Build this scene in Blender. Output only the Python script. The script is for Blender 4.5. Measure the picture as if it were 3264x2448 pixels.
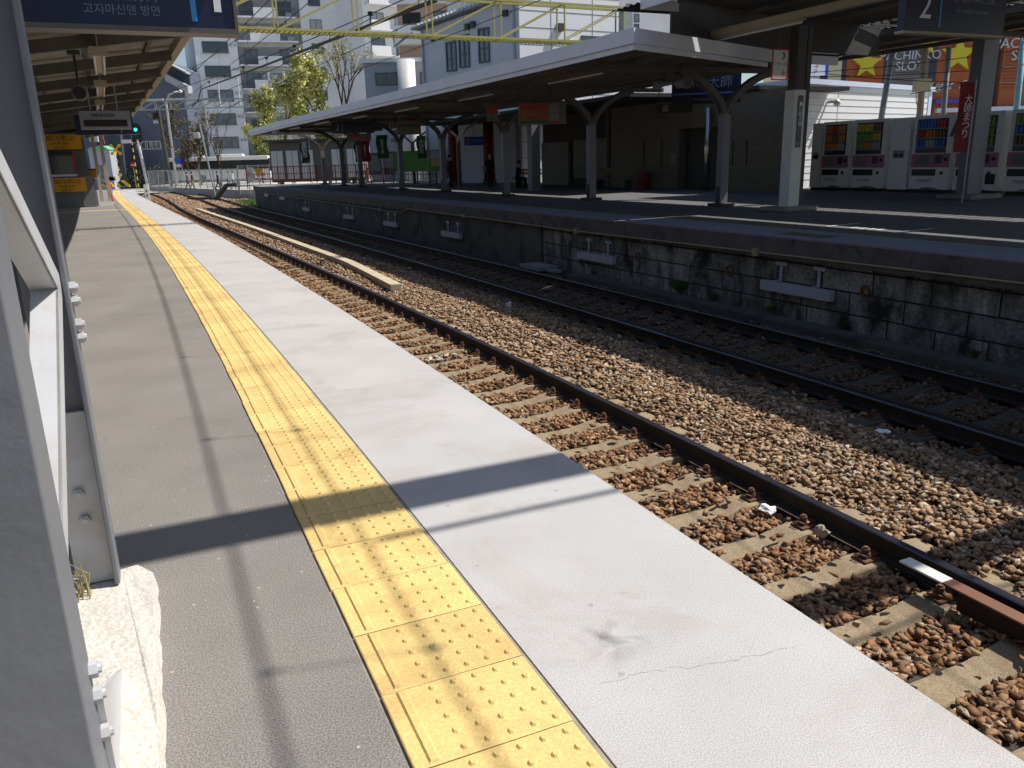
import bpy, bmesh, math, random
import numpy as np
from mathutils import Vector, Matrix, Euler, Quaternion
random.seed(7); RNG = np.random.default_rng(11)
for o in list(bpy.data.objects): bpy.data.objects.remove(o, do_unlink=True)
SC = bpy.context.scene; COL = SC.collection
R_ = math.radians; PI = math.pi

# ------------------------------------------------------------------ camera
H_CAM = 1.328; FPX = 2573.6; CX, CY = 1632.0, 1224.0
_g = np.array([264.6, 9225.9, FPX]); _g /= np.linalg.norm(_g)          # world down, in camera axes
_ey = np.array([0, 0, 1.0]) - _g * _g[2]; _ey /= np.linalg.norm(_ey)   # world forward (y)
_ex = np.cross(_g, _ey)                                                # world right (x)
if _ex[0] < 0: _ex = -_ex
cam_d = bpy.data.cameras.new('camera'); cam = bpy.data.objects.new('camera', cam_d); COL.objects.link(cam)
cam.matrix_world = Matrix(((_ex[0], -_ex[1], -_ex[2], 0), (_ey[0], -_ey[1], -_ey[2], 0),
                           (-_g[0], _g[1], _g[2], H_CAM), (0, 0, 0, 1)))
cam_d.sensor_fit = 'HORIZONTAL'; cam_d.sensor_width = 36.0; cam_d.lens = FPX / 3264 * 36
cam_d.clip_start = 0.05; cam_d.clip_end = 5000
SC.camera = cam

# ------------------------------------------------------------------ sun, sky, exposure
SUN_AZ, SUN_EL = 11.0, 54.4
S_DIR = Vector((math.cos(R_(SUN_EL)) * math.cos(R_(SUN_AZ)), math.cos(R_(SUN_EL)) * math.sin(R_(SUN_AZ)), math.sin(R_(SUN_EL))))
sl = bpy.data.lights.new('sun', 'SUN'); sl.energy = 4.9; sl.angle = R_(0.53); sl.color = (1.0, 0.95, 0.87)
so = bpy.data.objects.new('sun', sl); COL.objects.link(so); so.rotation_mode = 'QUATERNION'
so.rotation_quaternion = S_DIR.to_track_quat('Z', 'Y'); so.location = (0, 0, 40)
W_ = bpy.data.worlds.new('World'); SC.world = W_; W_.use_nodes = True
wn = W_.node_tree.nodes; bg = wn['Background']; sk = wn.new('ShaderNodeTexSky'); sk.sky_type = 'NISHITA'
sk.sun_disc = False; sk.sun_elevation = R_(SUN_EL); sk.sun_rotation = R_(90 - SUN_AZ); sk.altitude = 10
sk.air_density = 1.0; sk.dust_density = 1.2; sk.ozone_density = 1.5
W_.node_tree.links.new(sk.outputs[0], bg.inputs[0]); bg.inputs[1].default_value = 0.088
SC.view_settings.view_transform = 'Standard'; SC.view_settings.look = 'None'
SC.view_settings.gamma = 1.0; SC.view_settings.exposure = 0.34
SC.render.engine = 'CYCLES'; SC.cycles.max_bounces = 6; SC.cycles.diffuse_bounces = 3; SC.cycles.glossy_bounces = 3
SC.cycles.transparent_max_bounces = 6

# ------------------------------------------------------------------ the curving platform: s along it, d across it (towards the tracks), z up
OFF, PHI, K1, K2 = 1.7817, 0.4053, 0.0034, -0.0001
_T = np.linspace(-20, 130, 15001); _t = np.minimum(_T, 62.0); _TH = PHI + K1 * _t + K2 * _t * _t / 2 + .0014 * (_T - _t)
_bx = np.cumsum(-np.sin(_TH)) * 0.01; _by = np.cumsum(np.cos(_TH)) * 0.01
_i0 = int(np.argmin(abs(_T))); _bx += OFF - _bx[_i0]; _by -= _by[_i0]
def th(s): return float(np.interp(s, _T, _TH))
def W(s, d, z=0.0):
    a = th(s); return Vector((float(np.interp(s, _T, _bx)) + d * math.cos(a), float(np.interp(s, _T, _by)) + d * math.sin(a), z))
def ray(u, v):
    d = np.array([u - CX, v - CY, FPX]); return np.array([d @ _ex, d @ _ey, -(d @ _g)])
def px(u, v, Y):           # survey: point of the photograph's pixel (full size) at forward distance Y
    r = ray(u, v); t = Y / r[1]; return Vector((r[0] * t, Y, H_CAM + r[2] * t))
def hit_z(u, v, z=0.0):    # survey: pixel on the level z
    r = ray(u, v); t = (z - H_CAM) / r[2]; return Vector((r[0] * t, r[1] * t, z))
def SD(p):
    i = int(((_bx - p[0]) ** 2 + (_by - p[1]) ** 2).argmin()); a = _TH[i]
    return float(_T[i]), float((p[0] - _bx[i]) * math.cos(a) + (p[1] - _by[i]) * math.sin(a))

# ------------------------------------------------------------------ mesh building
class MB:
    def __init__(s): s.v = []; s.f = []; s.m = []; s.uv = {}
    def add(s, vs, fs, mi=0):
        n = len(s.v); s.v += [tuple(p) for p in vs]; s.f += [tuple(i + n for i in f) for f in fs]; s.m += [mi] * len(fs); return n
    def box(s, x0, x1, y0, y1, z0, z1, mi=0, M=None):
        vs = [Vector(p) for p in ((x0,y0,z0),(x1,y0,z0),(x1,y1,z0),(x0,y1,z0),(x0,y0,z1),(x1,y0,z1),(x1,y1,z1),(x0,y1,z1))]
        if M is not None: vs = [M @ p for p in vs]
        s.add(vs, [(0,3,2,1),(4,5,6,7),(0,1,5,4),(1,2,6,5),(2,3,7,6),(3,0,4,7)], mi); return s
    def bar(s, a, b, w, h, up=(0,0,1), mi=0):        # square bar from a to b, w across, h along up
        a = Vector(a); b = Vector(b); t = (b - a).normalized(); u = Vector(up); x = t.cross(u)
        if x.length < 1e-5: x = t.cross(Vector((0,1,0)))
        x.normalize(); u = x.cross(t).normalized(); x *= w/2; u *= h/2
        s.add([a-x-u, a+x-u, a+x+u, a-x+u, b-x-u, b+x-u, b+x+u, b-x+u], [(0,3,2,1),(4,5,6,7),(0,1,5,4),(1,2,6,5),(2,3,7,6),(3,0,4,7)], mi); return s
    def tube(s, pts, r, n=8, mi=0, caps=True):
        pts = [Vector(p) for p in pts]; N = len(pts); rs = r if isinstance(r, (list, tuple)) else [r]*N
        up = Vector((0,0,1)); t0 = (pts[1]-pts[0]).normalized()
        if abs(t0.dot(up)) > .9: up = Vector((1,0,0))
        x = t0.cross(up).normalized(); vs = []
        for i in range(N):
            t = (pts[min(i+1,N-1)] - pts[max(i-1,0)]).normalized(); x = (x - t*x.dot(t)).normalized(); y = t.cross(x)
            for k in range(n):
                a = 2*PI*k/n; vs.append(pts[i] + (x*math.cos(a) + y*math.sin(a))*rs[i])
        fs = [(i*n+k, i*n+(k+1)%n, (i+1)*n+(k+1)%n, (i+1)*n+k) for i in range(N-1) for k in range(n)]
        if caps: fs += [tuple(range(n-1,-1,-1)), tuple((N-1)*n+k for k in range(n))]
        s.add(vs, fs, mi); return s
    def prism(s, poly, z0, z1, M=None, mi=0):        # 2-d outline (x, y) counter-clockwise, lifted z0..z1, placed by M
        n = len(poly); vs = [Vector((p[0],p[1],z0)) for p in poly] + [Vector((p[0],p[1],z1)) for p in poly]
        if M is not None: vs = [M @ p for p in vs]
        s.add(vs, [tuple(range(n-1,-1,-1)), tuple(range(n,2*n))] + [(i,(i+1)%n,n+(i+1)%n,n+i) for i in range(n)], mi); return s
    def sweep(s, prof, s0, s1, step=1.0, mi=0, mis=None, closed=True, caps=True):   # profile [(d,z)] along the platform curve, uv = metres
        k = max(1, int(round((s1-s0)/step))); ss = [s0+(s1-s0)*i/k for i in range(k+1)]; n = len(prof); vs = []
        for q in ss:
            a = th(q); b = W(q, 0); c, sn = math.cos(a), math.sin(a)
            vs += [(b.x+d*c, b.y+d*sn, z) for d, z in prof]
        per = [0.0]
        for i in range(n): per.append(per[-1] + math.dist(prof[i], prof[(i+1)%n]))
        base = len(s.v); m = n if closed else n-1
        s.v += vs
        for i in range(k):
            for j in range(m):
                jj = (j+1) % n; f = (base+i*n+j, base+(i+1)*n+j, base+(i+1)*n+jj, base+i*n+jj)
                s.uv[len(s.f)] = [(ss[i],per[j]),(ss[i+1],per[j]),(ss[i+1],per[j+1]),(ss[i],per[j+1])]
                s.f.append(f); s.m.append(mis[j] if mis else mi)
        if closed and caps:
            s.f.append(tuple(base+j for j in range(n))); s.m.append(mi); s.f.append(tuple(base+k*n+n-1-j for j in range(n))); s.m.append(mi)
        return s
    def build(s, name, mats, parent=None, smooth=False, bevel=0, kind=None):
        me = bpy.data.meshes.new(name); me.from_pydata(s.v, [], s.f)
        if not isinstance(mats, (list, tuple)): mats = [mats]
        for m in mats: me.materials.append(m)
        me.polygons.foreach_set('material_index', s.m)
        if s.uv:
            ul = me.uv_layers.new(name='UVMap')
            for fi, c in s.uv.items():
                for li, q in zip(me.polygons[fi].loop_indices, c): ul.data[li].uv = q
        if smooth: me.polygons.foreach_set('use_smooth', [True]*len(s.f))
        me.update(); o = bpy.data.objects.new(name, me); COL.objects.link(o)
        if parent: o.parent = parent
        if bevel:
            b = o.modifiers.new('bevel','BEVEL'); b.width = bevel; b.segments = 2; b.limit_method = 'ANGLE'; b.angle_limit = R_(50)
        if kind: o['kind'] = kind
        return o
def tag(o, label, cat, group=None):
    o['label'] = label; o['category'] = cat
    if group: o['group'] = group
    return o
def thing(name, label, cat, s=None, d=None, z=0.0, group=None, loc=None, rot=None):
    o = bpy.data.objects.new(name, None); COL.objects.link(o); o.empty_display_size = .2
    o.location = W(s, d, z) if loc is None else loc
    o.rotation_euler = (0, 0, (th(s) if rot is None else rot))
    return tag(o, label, cat, group)
def dup(o, parent=None):
    c = o.copy(); COL.objects.link(c)
    if parent: c.parent = parent
    for ch in list(o.children): dup(ch, c)
    return c
def put(o, s, d, z=0.0, label=None, group=None, turn=0.0):
    o.location = W(s, d, z); o.rotation_euler = (0, 0, th(s)+turn)
    if label: o['label'] = label
    if group: o['group'] = group
    return o
def text(body, size, m, parent, M, name='lettering', ext=.002, align='CENTER', shear=0, sx=1.0):
    cu = bpy.data.curves.new('t','FONT'); cu.body = body; cu.size = size; cu.extrude = ext; cu.align_x = align; cu.align_y = 'CENTER'; cu.shear = shear
    cu.resolution_u = 3; cu.space_line = .85
    t = bpy.data.objects.new('t', cu); COL.objects.link(t); bpy.context.view_layer.update()
    me = bpy.data.meshes.new_from_object(t.evaluated_get(bpy.context.evaluated_depsgraph_get()))
    bpy.data.objects.remove(t, do_unlink=True)
    me.transform(M @ Matrix.Diagonal((sx,1,1,1))); me.materials.clear(); me.materials.append(m)
    o = bpy.data.objects.new(name, me); COL.objects.link(o); o.parent = parent; return o
# face frames for lettering/panels: text lies in local xy; these stand it up facing -y (towards the viewer), or -x
def FACE(x, y, z): return Matrix.Translation((x,y,z)) @ Matrix.Rotation(PI/2, 4, 'X')
def FACEX(x, y, z): return Matrix.Translation((x,y,z)) @ Matrix.Rotation(-PI/2, 4, 'Z') @ Matrix.Rotation(PI/2, 4, 'X')   # facing -x

# ------------------------------------------------------------------ materials
def lin(h):
    h = h.lstrip('#'); c = [int(h[i:i+2],16)/255 for i in (0,2,4)]
    return tuple(x/12.92 if x <= .04045 else ((x+.055)/1.055)**2.4 for x in c) + (1,)
def _n(nt, t, **kw):
    n = nt.nodes.new(t)
    for k, v in kw.items():
        if hasattr(n, k): setattr(n, k, v)
        else: n.inputs[k].default_value = v
    return n
_mc = {}
def mat(name, col, rough=.6, var=.12, scale=3.0, bump=0.0, bscale=80.0, metal=0.0, dirt=None, damt=.5, dscale=1.2, emit=None, spec=.5, grain=0.0, gscale=300.0, uv=False):
    if name in _mc: return _mc[name]
    m = bpy.data.materials.new(name); m.use_nodes = True; nt = m.node_tree; L = nt.links; b = nt.nodes['Principled BSDF']
    c = lin(col) if isinstance(col, str) else tuple(col)+(1,)
    b.inputs['Roughness'].default_value = rough; b.inputs['Metallic'].default_value = metal; b.inputs['Specular IOR Level'].default_value = spec
    tc = _n(nt,'ShaderNodeTexCoord'); co = tc.outputs['UV' if uv else 'Object']
    out = None
    if var:
        nz = _n(nt,'ShaderNodeTexNoise', Scale=scale, Detail=5.0, Roughness=.6); L.new(co, nz.inputs['Vector'])
        mx = _n(nt,'ShaderNodeMix', data_type='RGBA'); mx.inputs[6].default_value = tuple(x*(1-var) for x in c[:3])+(1,); mx.inputs[7].default_value = tuple(min(1,x*(1+var)) for x in c[:3])+(1,)
        mr = _n(nt,'ShaderNodeMapRange'); mr.inputs[1].default_value=.3; mr.inputs[2].default_value=.7; L.new(nz.outputs['Fac'], mr.inputs[0]); L.new(mr.outputs[0], mx.inputs[0]); out = mx.outputs[2]
    if grain:
        g = _n(nt,'ShaderNodeTexNoise', Scale=gscale, Detail=2.0); L.new(co, g.inputs['Vector'])
        gm = _n(nt,'ShaderNodeMapRange'); gm.inputs[1].default_value=.35; gm.inputs[2].default_value=.65; gm.inputs[3].default_value=1-grain; gm.inputs[4].default_value=1+grain; L.new(g.outputs['Fac'], gm.inputs[0])
        mm = _n(nt,'ShaderNodeMix', data_type='RGBA', blend_type='MULTIPLY'); mm.inputs[0].default_value = 1
        if out: L.new(out, mm.inputs[6])
        else: mm.inputs[6].default_value = c
        L.new(gm.outputs[0], mm.inputs[7]); out = mm.outputs[2]
    if dirt:
        dz = _n(nt,'ShaderNodeTexNoise', Scale=dscale, Detail=8.0, Roughness=.7, Distortion=.6); L.new(co, dz.inputs['Vector'])
        dr = _n(nt,'ShaderNodeMapRange'); dr.inputs[1].default_value=.5; dr.inputs[2].default_value=.68; dr.inputs[4].default_value=damt; L.new(dz.outputs['Fac'], dr.inputs[0])
        dm = _n(nt,'ShaderNodeMix', data_type='RGBA'); L.new(dr.outputs[0], dm.inputs[0])
        if out: L.new(out, dm.inputs[6])
        else: dm.inputs[6].default_value = c
        dm.inputs[7].default_value = lin(dirt); out = dm.outputs[2]
    if out: L.new(out, b.inputs['Base Color'])
    else: b.inputs['Base Color'].default_value = c
    if bump:
        bz = _n(nt,'ShaderNodeTexNoise', Scale=bscale, Detail=4.0); L.new(co, bz.inputs['Vector'])
        bp = _n(nt,'ShaderNodeBump', Strength=bump, Distance=.01); L.new(bz.outputs['Fac'], bp.inputs['Height']); L.new(bp.outputs[0], b.inputs['Normal'])
    if emit:
        b.inputs['Emission Color'].default_value = c; b.inputs['Emission Strength'].default_value = emit
    _mc[name] = m; return m
def basemix(m, fac_out, col):      # lay another colour over a material's base colour where fac is 1
    nt = m.node_tree; b = nt.nodes['Principled BSDF']; i = b.inputs['Base Color']; mx = _n(nt,'ShaderNodeMix', data_type='RGBA')
    nt.links.new(fac_out, mx.inputs[0])
    if i.is_linked: nt.links.new(i.links[0].from_socket, mx.inputs[6])
    else: mx.inputs[6].default_value = i.default_value
    mx.inputs[7].default_value = lin(col); nt.links.new(mx.outputs[2], i)
def ramp(nt, src, a, b):
    r = _n(nt,'ShaderNodeMapRange'); r.inputs[1].default_value = a; r.inputs[2].default_value = b; nt.links.new(src, r.inputs[0]); return r.outputs[0]

m_asphalt = mat('asphalt', (.19,.177,.163), .92, .14, 1.3, .12, 180, grain=.42, gscale=210, dirt='#857d72', damt=.3, dscale=.6)
def _asph():      # pale chips and hairline cracks
    nt = m_asphalt.node_tree; tc = _n(nt,'ShaderNodeTexCoord')
    v = _n(nt,'ShaderNodeTexVoronoi', Scale=14.0); nt.links.new(tc.outputs['Object'], v.inputs['Vector'])
    basemix(m_asphalt, ramp(nt, v.outputs['Distance'], .075, .05), '#a8a49c')
    nz = _n(nt,'ShaderNodeTexNoise', Scale=3.5, Detail=4.0); nt.links.new(tc.outputs['Object'], nz.inputs['Vector'])
    ad = _n(nt,'ShaderNodeMix', data_type='RGBA'); ad.inputs[0].default_value = .35; nt.links.new(tc.outputs['Object'], ad.inputs[6]); nt.links.new(nz.outputs['Color'], ad.inputs[7])
    e = _n(nt,'ShaderNodeTexVoronoi', Scale=2.2); e.feature = 'DISTANCE_TO_EDGE'; nt.links.new(ad.outputs[2], e.inputs['Vector'])
    k = _n(nt,'ShaderNodeMath', operation='MULTIPLY'); n2 = _n(nt,'ShaderNodeTexNoise', Scale=.9); nt.links.new(tc.outputs['Object'], n2.inputs['Vector'])
    nt.links.new(ramp(nt, e.outputs['Distance'], .004, .001), k.inputs[0]); nt.links.new(ramp(nt, n2.outputs['Fac'], .52, .6), k.inputs[1])
    k2 = _n(nt,'ShaderNodeMath', operation='MULTIPLY'); nt.links.new(k.outputs[0], k2.inputs[0]); k2.inputs[1].default_value = .35; basemix(m_asphalt, k2.outputs[0], '#4a4641')
_asph()
m_coping = mat('coping_concrete', (.405,.395,.39), .85, .07, 1.6, .05, 200, grain=.24, gscale=260, dirt='#948a7f', damt=.5, dscale=1.3)
def _smudge():    # the scuffs people and bags leave
    nt = m_coping.node_tree; tc = _n(nt,'ShaderNodeTexCoord'); nz = _n(nt,'ShaderNodeTexNoise', Scale=2.6, Detail=6.0, Roughness=.75, Distortion=1.2)
    mp = _n(nt,'ShaderNodeMapping'); mp.inputs['Scale'].default_value = (1,2.0,1); nt.links.new(tc.outputs['Object'], mp.inputs['Vector']); nt.links.new(mp.outputs[0], nz.inputs['Vector'])
    k = _n(nt,'ShaderNodeMath', operation='MULTIPLY'); nt.links.new(ramp(nt, nz.outputs['Fac'], .62, .8), k.inputs[0]); k.inputs[1].default_value = .75
    basemix(m_coping, k.outputs[0], '#7a7876')
_smudge()
def _scuffs():    # rubber scuffs and gum spots
    nt = m_coping.node_tree; tc = _n(nt,'ShaderNodeTexCoord'); nz = _n(nt,'ShaderNodeTexNoise', Scale=9.0, Detail=5.0, Distortion=.8); nt.links.new(tc.outputs['Object'], nz.inputs['Vector'])
    ad = _n(nt,'ShaderNodeMix', data_type='RGBA'); ad.inputs[0].default_value = .12; nt.links.new(tc.outputs['Object'], ad.inputs[6]); nt.links.new(nz.outputs['Color'], ad.inputs[7])
    v = _n(nt,'ShaderNodeTexVoronoi', Scale=1.25); nt.links.new(ad.outputs[2], v.inputs['Vector']); k = _n(nt,'ShaderNodeMath', operation='MULTIPLY')
    nt.links.new(ramp(nt, v.outputs['Distance'], .15, .02), k.inputs[0]); nt.links.new(ramp(nt, nz.outputs['Fac'], .42, .7), k.inputs[1]); basemix(m_coping, k.outputs[0], '#55524f')
    v2 = _n(nt,'ShaderNodeTexVoronoi', Scale=5.0); nt.links.new(tc.outputs['Object'], v2.inputs['Vector']); k2 = _n(nt,'ShaderNodeMath', operation='MULTIPLY'); k2.inputs[1].default_value = .45
    nt.links.new(ramp(nt, v2.outputs['Distance'], .06, .045), k2.inputs[0]); basemix(m_coping, k2.outputs[0], '#7d7a76')
_scuffs()
m_tile = mat('tactile_yellow', (.66,.475,.18), .65, .1, 1.5, .1, 120, dirt='#a3834e', damt=.62, dscale=2.3, grain=.1, gscale=120)
def _tone():
    nt = m_tile.node_tree; b = nt.nodes['Principled BSDF']; at = _n(nt,'ShaderNodeAttribute', attribute_name='tone'); mm = _n(nt,'ShaderNodeMix', data_type='RGBA', blend_type='MULTIPLY'); mm.inputs[0].default_value = 1
    nt.links.new(b.inputs['Base Color'].links[0].from_socket, mm.inputs[6]); nt.links.new(at.outputs['Fac'], mm.inputs[7]); nt.links.new(mm.outputs[2], b.inputs['Base Color'])
_tone()
m_mortar = mat('mortar', '#8d867a', .9, .2, 20)
m_conc = mat('concrete', '#8d8a84', .85, .15, 2, .3, 90, grain=.15, dirt='#5d5850', damt=.4)
m_conc_d = mat('concrete_dark', '#54504b', .9, .25, 2, .4, 60, grain=.15, dirt='#2b2926', damt=.6)
m_white = mat('white_paint', '#d9d9d6', .5, .06, 3, .08, 60, dirt='#a8a296', damt=.3)
m_wsteel = mat('pale_grey_steel', '#a9adb6', .45, .07, 4, .1, 45, dirt='#8f8d88', damt=.25)
m_gsteel = mat('grey_steel', '#868a92', .5, .1, 3, .08, 60, dirt='#6d6a64', damt=.3)
m_dsteel = mat('dark_steel', '#3c3b3a', .5, .2, 4)
m_galv = mat('galvanised_steel', '#9fa5a8', .4, .15, 6, metal=.3)
m_black = mat('black', '#101012', .5, .2)
m_dark = mat('dark_brown_paint', '#4a443d', .7, .2, 3)
m_beige = mat('beige_paint', '#a79b86', .7, .12, 2)
m_red = mat('red_paint', '#9c1f1e', .55, .15, 4)
m_yel = mat('yellow_paint', '#e0a800', .5, .1, 4)
m_navy = mat('navy_enamel', '#061238', .35, .1, 2)
m_ltblue = mat('light_blue_enamel', '#3d8fd8', .4, .05)
m_txt = mat('white_lettering', '#dfe3ea', .5, 0)
m_txtd = mat('black_lettering', '#18181a', .6, 0)
m_txtr = mat('red_lettering', '#c02a2c', .6, 0)
m_glass = mat('window_glass', '#26303c', .08, .3, 1.5, spec=.8)
m_green = mat('green_board', '#5f9a48', .6, .1)
# ================================================================== SETTING
gp = MB(); gp.add([(-1500,-300,-1.47),(1500,-300,-1.47),(1500,2500,-1.47),(-1500,2500,-1.47)], [(0,1,2,3)])
gp.build('ground', mat('bare_ground', '#8a857c', .95, .2, .4, .3, 20), kind='structure')
# near platform ------------------------------------------------------
S0, S1 = -9.0, 63.4
m = MB(); m.sweep([(-7.5,-.2),(-1.262,-.2),(-1.262,0.0),(-7.5,0.0)], S0, S1, 1.0); m.build('platform_paving', m_asphalt, kind='structure')
m = MB(); m.sweep([(-1.262,-.2),(-.828,-.2),(-.828,-.004),(-1.262,-.004)], S0, S1, 1.0); m.build('platform_bedding', m_mortar, kind='structure')
m = MB(); cuts = [S0,-1.35,6.7,14.75,22.8,30.8,38.9,46.9,54.9,S1]
for a, b in zip(cuts[:-1], cuts[1:]):
    m.sweep([(-.836,-.22),(-.0,-.22),(0,-.012),(-.012,0),(-.836,0)], a+.001, b-.001, .8)
def crack(sa, da, sb, db, w):
    n = 40; P = []
    for i in range(n+1):
        t = i/n; P.append(W(sa+(sb-sa)*t+.05*math.sin(t*7)*t*(1-t)+random.gauss(0,.006), da+(db-da)*t, .0012))
    for p, q in zip(P[:-1], P[1:]):
        t = (q-p).normalized(); x = Vector((-t.y,t.x,0))*w*random.uniform(.3,1.0); m.add([p-x,q-x,q+x,p+x],[(0,1,2,3)],1)
crack(2.30,-.72,2.2,-.12,.0007); crack(5.16,-.83,5.1,-.01,.0008)
m.build('platform_edge_slabs', [m_coping, mat('crack_grey','#a39e97',.9,.2,20)], kind='structure')
m = MB(); m.sweep([(-.6,-1.46),(-.14,-1.46),(-.14,-.22),(-.6,-.22)], S0, S1, 1.5); m.sweep([(-7.5,-1.46),(-.62,-1.46),(-.62,-.21),(-7.5,-.21)], S0+.05, S1-.02, 3)
m.build('platform_base', m_conc_d, kind='structure')
# tactile strip: 300 mm tiles with 25 studs and one inner guide bar
m = MB(); tones = []; s = S0+.1; k = 0; q8 = [(math.cos(a*PI/4), math.sin(a*PI/4)) for a in range(8)]
while s < S1-.3:
    j = random.uniform(-.0025,.0025); jr = random.uniform(-.004,.004); a = th(s+.15)+jr
    M = Matrix.Translation(W(s+.15, -1.054+j, random.uniform(-.0008,.0008))) @ Matrix.Rotation(a, 4, 'Z')
    x0, x1, y0, y1 = -.2, .2, -.1475, .1475; c = .003
    vs = [(x0,y0,-.02),(x1,y0,-.02),(x1,y1,-.02),(x0,y1,-.02),(x0,y0,.004),(x1,y0,.004),(x1,y1,.004),(x0,y1,.004),(x0+c,y0+c,.006),(x1-c,y0+c,.006),(x1-c,y1-c,.006),(x0+c,y1-c,.006)]
    m.add([M @ Vector(p) for p in vs], [(8,9,10,11)]+[(i,(i+1)%4,4+(i+1)%4,4+i) for i in range(4)]+[(4+i,4+(i+1)%4,8+(i+1)%4,8+i) for i in range(4)])
    def frust(x, y, pa, pb, h):
        m.add([M @ Vector((x+p,y+q,.006)) for p,q in pa]+[M @ Vector((x+p,y+q,.006+h)) for p,q in pb], [(i,(i+1)%len(pa),len(pa)+(i+1)%len(pa),len(pa)+i) for i in range(len(pa))]+[tuple(range(len(pa),2*len(pa)))])
    if s < 40:
        for ix in range(5):
            for iy in range(5):
                frust(-.07+ix*.06, -.12+iy*.06, [(p*.0125,q*.0125) for p,q in q8], [(p*.0075,q*.0075) for p,q in q8], .0055)
    frust(-.15, 0, [(-.014,-.14),(.014,-.14),(.014,.14),(-.014,.14)], [(-.009,-.136),(.009,-.136),(.009,.136),(-.009,.136)], .0055)
    tones += [random.choice((1,1,1,.97,.93,1.04,.9,1.02))]*(len(m.v)-len(tones)); s += .3; k += 1
o = m.build('tactile_paving', m_tile); at_ = o.data.attributes.new('tone','FLOAT','POINT'); at_.data.foreach_set('value', tones)
tag(o, 'yellow studded tactile paving strip running along the sunlit platform', 'tactile paving')
m = MB()
for dd in np.arange(-6.5,-1.3,.3):
    m.sweep([(dd,-.01),(dd+.294,-.01),(dd+.294,.006),(dd,.006)], 32.35, 32.65, .3)
tag(m.build('tactile_branch', mat('branch_yellow',(.66,.475,.18),.65,.1,1.5,dirt='#a3834e')), 'short yellow tactile row branching off towards the exit', 'tactile paving')
# track bed ----------------------------------------------------------
m_bed = mat('ballast_bed', '#40342a', .95, .35, 9, .8, 30, grain=.5, gscale=40)
m = MB(); m.sweep([(-.3,-1.46),(9,-1.46),(9,-1.44),(7.2,-1.40),(6.9,-1.345),(4.6,-1.345),(4.0,-1.30),(3.2,-1.31),(2.9,-1.345),(.4,-1.345),(-.3,-1.38)], S0, 98, 1.0)
m.build('track_bed', m_bed, kind='structure')
# rails
def rail_prof(d, z0=-1.283, h=.153, lean=0):
    return [(d-.063,z0),(d+.063,z0),(d+.063,z0+.011),(d+.012,z0+.03),(d+.009,z0+h-.045),(d+.0325,z0+h-.033),(d+.0325,z0+h-.008),(d+.024,z0+h),(d-.024,z0+h),(d-.0325,z0+h-.008),(d-.0325,z0+h-.033),(d-.009,z0+h-.045),(d-.012,z0+.03),(d-.063,z0+.011)]
m_rail = mat('rusty_rail', '#211814', .7, .35, 6, .15, 120, dirt='#33241b', damt=.5, dscale=5)
m_shine = mat('worn_rail_head', '#6a6670', .22, .12, 8, metal=.85)
rail_lab = {1.04:('steel rail nearest the sunlit platform edge','outer'),2.539:('sunlit steel rail with dark web in the middle of the picture',''),4.935:('shaded steel rail with a guard rail close beside it',''),6.428:('shaded steel rail with a bright line along its head, nearest the stone wall','')}
for d, (lab, _) in rail_lab.items():
    b = MB(); b.sweep(rail_prof(d), S0, 116, 1.0, mis=[0]*6+[1,1,1]+[0]*5)
    tag(b.build('rail', [m_rail, m_shine]), lab, 'rail')
b = MB(); b.sweep(rail_prof(5.065, -1.283, .146), -6, 56, 1.0); tag(b.build('guard_rail', m_rail), 'rusty guard rail running beside a shaded running rail', 'guard rail')
m_brown = mat('brown_primer', '#6d4632', .6, .12, 4)
g = thing('guard_rail', 'brown painted guard rail with a white end beside the sunlit rail', 'guard rail', loc=(0,0,0), rot=0)
b = MB(); b.sweep([(2.335,-1.145),(2.43,-1.145),(2.43,-1.132),(2.335,-1.132)], -5, 3.58, .6); b.sweep([(2.37,-1.28),(2.395,-1.28),(2.395,-1.147),(2.37,-1.147)], -5, 3.5, .6, mi=1); b.build('guard_bar', [m_brown, m_rail], g, bevel=.003)  # web under the bar coloured dark for its shadowed side
b = MB(); b.sweep([(2.335,-1.145),(2.43,-1.145),(2.43,-1.132),(2.335,-1.132)], 3.582, 3.88, .3); b.build('white_end', m_white, g, bevel=.003)
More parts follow.
